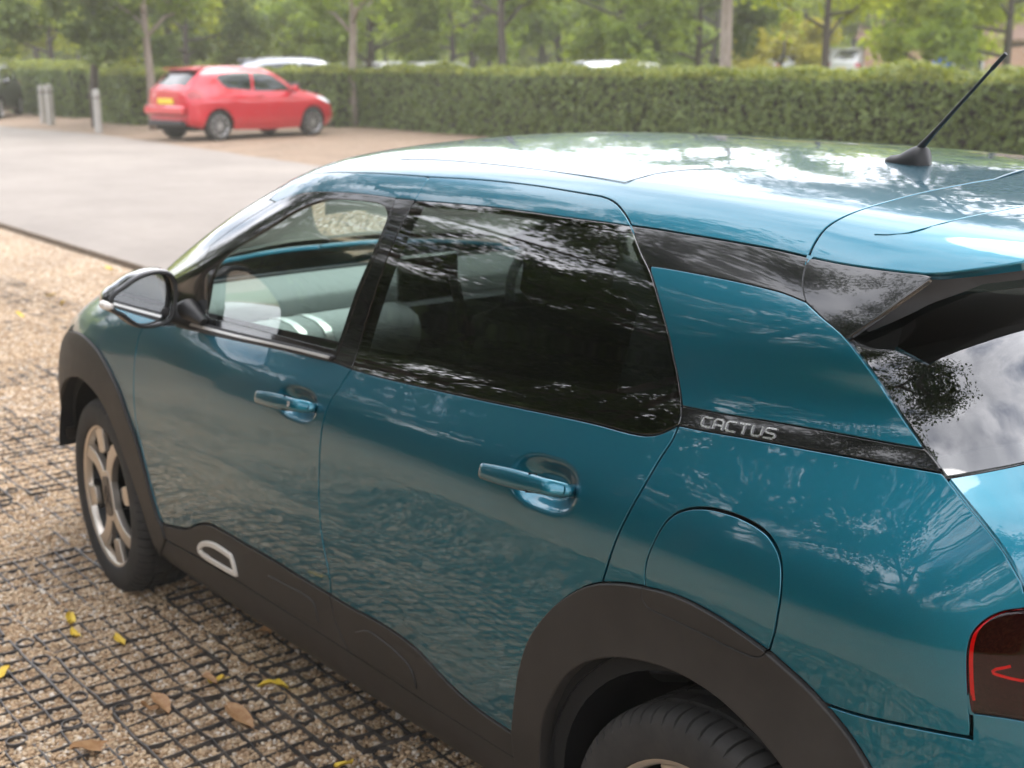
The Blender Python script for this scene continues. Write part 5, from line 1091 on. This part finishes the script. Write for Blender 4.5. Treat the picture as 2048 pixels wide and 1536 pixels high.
# ------------------------------------------------------------------ other parked cars (one supermini design, built once, copied with its parts)
KN = [
 [(0,.50,.25),(.3,.70,.2),(.8,.78,.18),(2,.78,.18),(3.3,.78,.2),(3.75,.70,.25),(3.95,.55,.3)],
 [(0,.60,.38),(.3,.79,.38),(.8,.845,.38),(2,.84,.36),(3.3,.85,.38),(3.75,.79,.38),(3.95,.64,.4)],
 [(0,.58,.55),(.3,.80,.62),(.8,.85,.62),(2,.85,.62),(3.3,.855,.64),(3.75,.80,.64),(3.95,.66,.62)],
 [(0,.50,.66),(.3,.74,.76),(.8,.815,.84),(2,.825,.86),(3.3,.83,.90),(3.75,.775,.90),(3.95,.64,.85)],
 [(0,.42,.70),(.3,.66,.81),(.8,.75,.90),(1.2,.78,.935),(2,.785,.96),(3.3,.765,1.03),(3.75,.70,1.03),(3.95,.60,.95)],
 [(0,.33,.72),(.3,.56,.84),(.8,.67,.945),(1.1,.70,1.0),(1.5,.665,1.21),(1.8,.635,1.34),(2.1,.62,1.385),(2.6,.61,1.40),(3.2,.60,1.385),(3.5,.58,1.355),(3.68,.57,1.24),(3.95,.54,.99)],
 [(0,.25,.73),(.3,.47,.855),(.8,.60,.96),(1.1,.63,1.02),(1.5,.60,1.27),(1.8,.56,1.40),(2.1,.53,1.44),(2.6,.52,1.455),(3.2,.51,1.44),(3.5,.50,1.41),(3.68,.49,1.29),(3.95,.47,1.01)],
 [(0,0,.75),(.3,0,.885),(.8,0,.985),(1.0,0,1.03),(1.5,0,1.32),(1.8,0,1.44),(2.1,0,1.485),(2.6,0,1.505),(3.2,0,1.485),(3.55,0,1.44),(3.72,0,1.32),(3.95,0,1.03)],
]
K = Surf(KN, 0, 3.95, 2.0, dx=.025, dv=.02, sx=2.2, sv=1.2); KM = K.vmax
def kl(k_, xs): return np.array([(x, np.interp(k_, range(8), K.tau)) for x in xs])
mat('plate_yellow', (.75, .55, .03), .5); mat('head_lens', (.75, .78, .8), .1, 0, 1); mat('alloy', (.55, .55, .56), .35, .8); mat('dark_glass', (.012, .016, .017), .03, 0, 1)
def ring_xz(cx, cz, r_): return K.xz([(cx+r_*math.cos(a), max(cz+r_*math.sin(a), .21)) for a in np.linspace(0, math.pi, 24)])
sw1 = K.xz([(1.30, .975), (1.46, 1.12), (1.72, 1.29), (1.95, 1.355), (2.28, 1.378), (2.30, 1.18), (2.33, .995), (1.8, .98)]); sw2 = K.xz([(2.40, 1.0), (2.36, 1.2), (2.34, 1.378), (2.75, 1.372), (3.10, 1.335), (3.22, 1.27), (3.10, 1.12), (3.0, 1.05)])
wsc = cat(kl(6.05, [1.14, 1.4, 1.62, 1.76]), [(1.80, KM), (1.4, KM), (1.04, KM)]); rwn = cat(kl(5.6, [3.56, 3.66, 3.78, 3.86]), [(3.90, KM), (3.8, KM), (3.62, KM)])
# body sides as one skin with openings; centre openings are notched out of the half outline
cent = cat([(3.945, KM), (3.905, KM)], rwn[:4][::-1], [(3.60, KM), (2.6, KM), (1.82, KM)], wsc[:4][::-1], [(1.02, KM), (.5, KM), (.02, KM)])
body_o = cat(kl(0.2, [.05]), K.xz([(.42, .205)]), ring_xz(.78, .31, .355)[::-1], K.xz([(1.14, .205), (2.0, .19), (2.92, .22)]), ring_xz(3.29, .31, .355)[::-1], K.xz([(3.66, .26)]), kl(.4, [3.93]), kl(3, [3.945]), kl(5, [3.945]), cent, kl(5, [.02]), kl(2, [.02]))
def supermini(loc, rz, pm, label, scale=(1, 1, 1), group=None, rails=False, cache={}):
    root = empty('parked_car', loc, rz); root.scale = scale; tag(root, label, 'car', group)
    if not cache:
        L_ = []
        def keep(o, lvl=None): L_.append((o.name.split('.')[0], o.data, o.material_slots[0].material, lvl, o.matrix_world.copy(), [m_ for m_ in o.modifiers])); return o
        B = panel('body', K, body_o, MATS['red'], None, holes=[sw1, sw2], gap=0, flange=.03, res=.06, mirror=True, step=.03); keep(B, 'paint')
        for fr in (False, True):
            keep(panel('side_window', K, sw1, MATS['dark_glass'], None, off=-.008, gap=-.006, flange=0, res=.06, far=fr)); keep(panel('side_window', K, sw2, MATS['dark_glass'], None, off=-.008, gap=-.006, flange=0, res=.06, far=fr))
            keep(panel('tail_light', K, K.xz([(3.62, .92), (3.72, .86), (3.90, .86), (3.93, .93), (3.86, 1.0), (3.68, 1.0)]), mat('tail_red', (.35, .01, .012), .1, 0, 1) if 'tail_red' not in MATS else MATS['tail_red'], None, off=.006, gap=0, flange=.01, far=fr))
            keep(panel('headlight', K, kl(4, [.10, .3, .55, .62])[:0].tolist()+K.xz([(.10, .64), (.34, .70), (.62, .82), (.60, .86), (.34, .80), (.12, .70)]).tolist(), MATS['head_lens'], None, off=.006, gap=0, flange=.01, far=fr))
            s_ = 1 if fr else -1
            keep(MB().tube([(1.32, s_*.80, .99), (1.34, s_*.92, 1.02), (1.36, s_*.99, 1.02)], [.05, .085, .055], 10).build('wing_mirror', MATS['red']), 'paint')
            keep(MB().tube([(2.12, s_*.825, .90), (2.16, s_*.85, .905), (2.26, s_*.85, .91), (2.30, s_*.825, .91)], .013, 8).build('door_handle', MATS['red']), 'paint')
            for cx in (.78, 3.29):
                tm = MB().lathe([(.20, .09), (.24, .098), (.28, .095), (.297, .08), (.30, 0), (.297, -.08), (.28, -.095), (.24, -.098), (.20, -.09)], 40); o = tm.build('tyre', MATS['tyre']); o.data.transform(Matrix.Translation((cx, s_*.735, .30))); keep(o)
                rm = MB().lathe([(.205, s_*.092), (.19, s_*.07), (.185, s_*.02), (.03, s_*.03)], 40)
                o = rm.build('rim', MATS['rim_dark']); o.data.transform(Matrix.Translation((cx, s_*.735, .30))); keep(o)
                sp_ = MB().lathe([(.205, s_*.09), (.212, s_*.098), (.200, s_*.099), (.192, s_*.088)], 40); sp_.lathe([(0, s_*.092), (.04, s_*.09), (.05, s_*.07)], 20)
                for q_ in range(9): a = q_*2*math.pi/9; sp_.box((.115*math.cos(a), s_*.082, .115*math.sin(a)), (.17, .014, .026), Matrix.Rotation(-a, 3, 'Y'))
                o = sp_.build('spokes', MATS['alloy']); o.data.transform(Matrix.Translation((cx, s_*.735, .30))); keep(o)
        keep(panel('windscreen', K, wsc, MATS['dark_glass'], None, off=-.006, gap=-.008, flange=0, res=.08, mirror=True)); keep(panel('rear_window', K, rwn, MATS['dark_glass'], None, off=-.006, gap=-.008, flange=0, res=.08, mirror=True))
        def endcap(u, vk, sgn, bul, nm, m_, lv=None, z0=0, z1=5):
            Q, _ = K.at(kl(0, [u]) if False else np.array([(u, v) for v in np.linspace(np.interp(z0, range(8), K.tau), np.interp(z1, range(8), K.tau), 12)])); V = []; F = []; m2 = 13
            for p in Q:
                for t_ in np.linspace(-1, 1, m2): V.append((p[0]+sgn*bul*(1-t_**4), -p[1]*t_, p[2]))
            for i in range(11):
                for j in range(m2-1): F.append((i*m2+j, i*m2+j+1, (i+1)*m2+j+1, (i+1)*m2+j))
            keep(mesh(nm, V, F, m_), lv)
        endcap(3.935, 5, 1, .05, 'tailgate', MATS['red'], 'paint', .4, 7); endcap(.02, 4, -1, .10, 'nose', MATS['red'], 'paint', .3, 7)
        keep(MB().box((4.035, 0, .62), (.10, 1.36, .20), None, .045).build('bumper', MATS['red']), 'paint'); keep(MB().box((4.0, 0, .36), (.16, 1.2, .12), None, .04).build('valance', MATS['black_plastic']))
        keep(MB().box((4.005, 0, .80), (.02, .53, .115), None, .006).build('number_plate', MATS['plate_yellow'])); keep(MB().box((3.52, 0, 1.455), (.32, 1.02, .03), Matrix.Rotation(R(7), 3, 'Y'), .012).build('spoiler', MATS['red']), 'paint')
        keep(MB().box((2.0, 0, .26), (3.6, 1.3, .1)).build('underbody', MATS['dark_void'])); keep(MB().box((1.9, 0, .9), (1.9, 1.25, .5)).build('cabin', MATS['seat_fabric']))
        cache['L'] = L_
        for o in list(COL.objects):
            if any(o.data is not None and o.data == e[1] for e in L_): bpy.data.objects.remove(o)
    for nm, me, m_, lv, mw, _ in cache['L']:
        o = bpy.data.objects.new(nm, me); COL.objects.link(o); o.parent = root; o.location = (-1.98, 0, 0)
        if lv == 'paint': o.material_slots[0].link = 'OBJECT'; o.material_slots[0].material = MATS[pm]
    if rails:
        for s_ in (-1, 1):
            o = MB().tube([(-.15, s_*.53, 1.45), (0, s_*.53, 1.51), (1.2, s_*.52, 1.51), (1.4, s_*.52, 1.44)], .016, 8).build('roof_rail', MATS['black_plastic']); o.parent = root
    return root
RB, RF = atplane((425, 283), z=0), atplane((632, 271), z=0); c_ = RB*.46+RF*.54; sx_ = 1.0
hd_ = math.atan2(RF.y-RB.y, RF.x-RB.x); off_ = Vector((-math.sin(hd_), math.cos(hd_), 0))*.80    # those wheels are on the car's right flank
rc = supermini((c_.x+off_.x, c_.y+off_.y, 0), hd_+math.pi, 'red', 'bright red hatchback parked nose-in against the hedge', (sx_, 1.0, 1.0))
def across(col, d): p = along(col, d); v = ray((col, 115)); return p, math.atan2(v.y, v.x)+math.pi/2
p, a = across(628, 37); supermini(p, a, 'silver_paint', 'silver estate with black roof rails showing above the hedge behind the red car', (1.2, 1.05, 1.11), None, True)
p, a = across(812, 46); supermini(p, a+.5, 'white_paint', 'small white car glimpsed over the hedge next to the silver estate', (.85, 1, 1.03))
p, a = across(910, 44); supermini(p, a+.2, 'white_paint', 'longer white car glimpsed over the hedge right of the small white one', (1, 1, 1.03))
p, a = across(1290, 29.5); supermini(p, a+.15, 'silver_paint', 'pale silver car whose roof just clears the long hedge', (1, 1, 1.07))
p = along(-48, 41); supermini(p, R(150), 'dark_paint', 'black car at the hedge gap beyond the bollards', (1, 1, 1.0))
for i, (col_, d) in enumerate(((1585, 66), (1690, 68), (1745, 65), (1790, 70))): p, a = across(col_, d); supermini(p, a+.9, 'white_paint', 'far white van parked among the trees before the brick building', (1.1, 1.1, 1.42), 'far white vans')
# ------------------------------------------------------------------ brick building beyond the trees, with a blue recycling bin
m = mat('brick', (.3, .15, .1), .85); n, l, b = nodes(m); bt_ = n.new('ShaderNodeTexBrick'); bt_.inputs['Scale'].default_value = 4.4; bt_.inputs['Color1'].default_value = (.36, .17, .11, 1); bt_.inputs['Color2'].default_value = (.44, .24, .16, 1); bt_.inputs['Mortar'].default_value = (.5, .45, .4, 1); bt_.inputs['Mortar Size'].default_value = .015
tcc = n.new('ShaderNodeTexCoord'); mpp = n.new('ShaderNodeMapping'); mpp.inputs['Rotation'].default_value = (R(90), 0, 0); l.new(tcc.outputs['Object'], mpp.inputs['Vector']); l.new(mpp.outputs['Vector'], bt_.inputs['Vector']); l.new(bt_.outputs['Color'], b.inputs['Base Color'])
mat('roof_tile', (.22, .13, .10), .8); mat('blue_plastic', (.03, .12, .55), .4)
p = along(2010, 62); v = ray((2010, 115)); bz = math.atan2(v.y, v.x)-math.pi/2
bd = empty('brick_building', p, bz); tag(bd, 'low red brick building with pitched tiled roof behind the trees', 'building')
MB().box((1.5, 4, 1.25), (15, 7, 2.5)).build('wall', MATS['brick'], bd, smooth=False)
rf = MB(); rf.add([(-6.4, .2, 2.45), (9.4, .2, 2.45), (9.4, 7.8, 2.45), (-6.4, 7.8, 2.45), (-6.4, 4, 4.6), (9.4, 4, 4.6)], [(0, 1, 5, 4), (2, 3, 4, 5), (0, 4, 3), (1, 2, 5), (3, 2, 1, 0)]); rf.build('roof', MATS['roof_tile'], bd, smooth=False)
for x in (-1.5, 2.2, 5.6):
    w_ = MB().box((x, .47, 1.45), (1.3, .1, 1.1)).build('window', MATS['white_paint'], bd, smooth=False); g_ = MB().box((x, .40, 1.45), (1.14, .06, .94)).build('pane', MATS['dark_glass'], None, smooth=False); g_.parent = w_
p = along(1886, 55); bn = empty('recycling_bin', p, bz); tag(bn, 'tall blue wheeled bin standing in front of the brick building', 'bin')
MB().add([(-.30, -.30, .08), (.30, -.30, .08), (.30, .30, .08), (-.30, .30, .08), (-.37, -.38, 1.75), (.37, -.38, 1.75), (.37, .38, 1.75), (-.37, .38, 1.75)], [(3, 2, 1, 0), (4, 5, 6, 7), (0, 1, 5, 4), (1, 2, 6, 5), (2, 3, 7, 6), (3, 0, 4, 7)]).build('body', MATS['blue_plastic'], bn, smooth=False)
MB().box((0, -.02, 1.82), (.82, .86, .12), Matrix.Rotation(R(6), 3, 'X'), .04).build('lid', MATS['blue_plastic'], bn)
for s_ in (-1, 1): MB().tube([(s_*.30, .32, .11), (s_*.36, .32, .11)], .11, 16).build('wheel', MATS['tyre'], bn)

# ------------------------------------------------------------------ haze volume added in place of the lens veil
hz = MB().box((-10, 30, 8.0), (330, 330, 18.2)).build('haze', None, smooth=False); tag(hz, 'thin pale haze volume added to stand in for lens veil', 'haze', kind='stuff')
hm = bpy.data.materials.new('haze'); hm.use_nodes = True; hn = hm.node_tree.nodes; hn.clear(); ho = hn.new('ShaderNodeOutputMaterial'); hv = hn.new('ShaderNodeVolumePrincipled'); hv.inputs['Color'].default_value = (.95, .95, .86, 1); hv.inputs['Density'].default_value = HAZE; hv.inputs['Anisotropy'].default_value = .3
hm.node_tree.links.new(hv.outputs[0], ho.inputs['Volume']); hz.data.materials.append(hm)
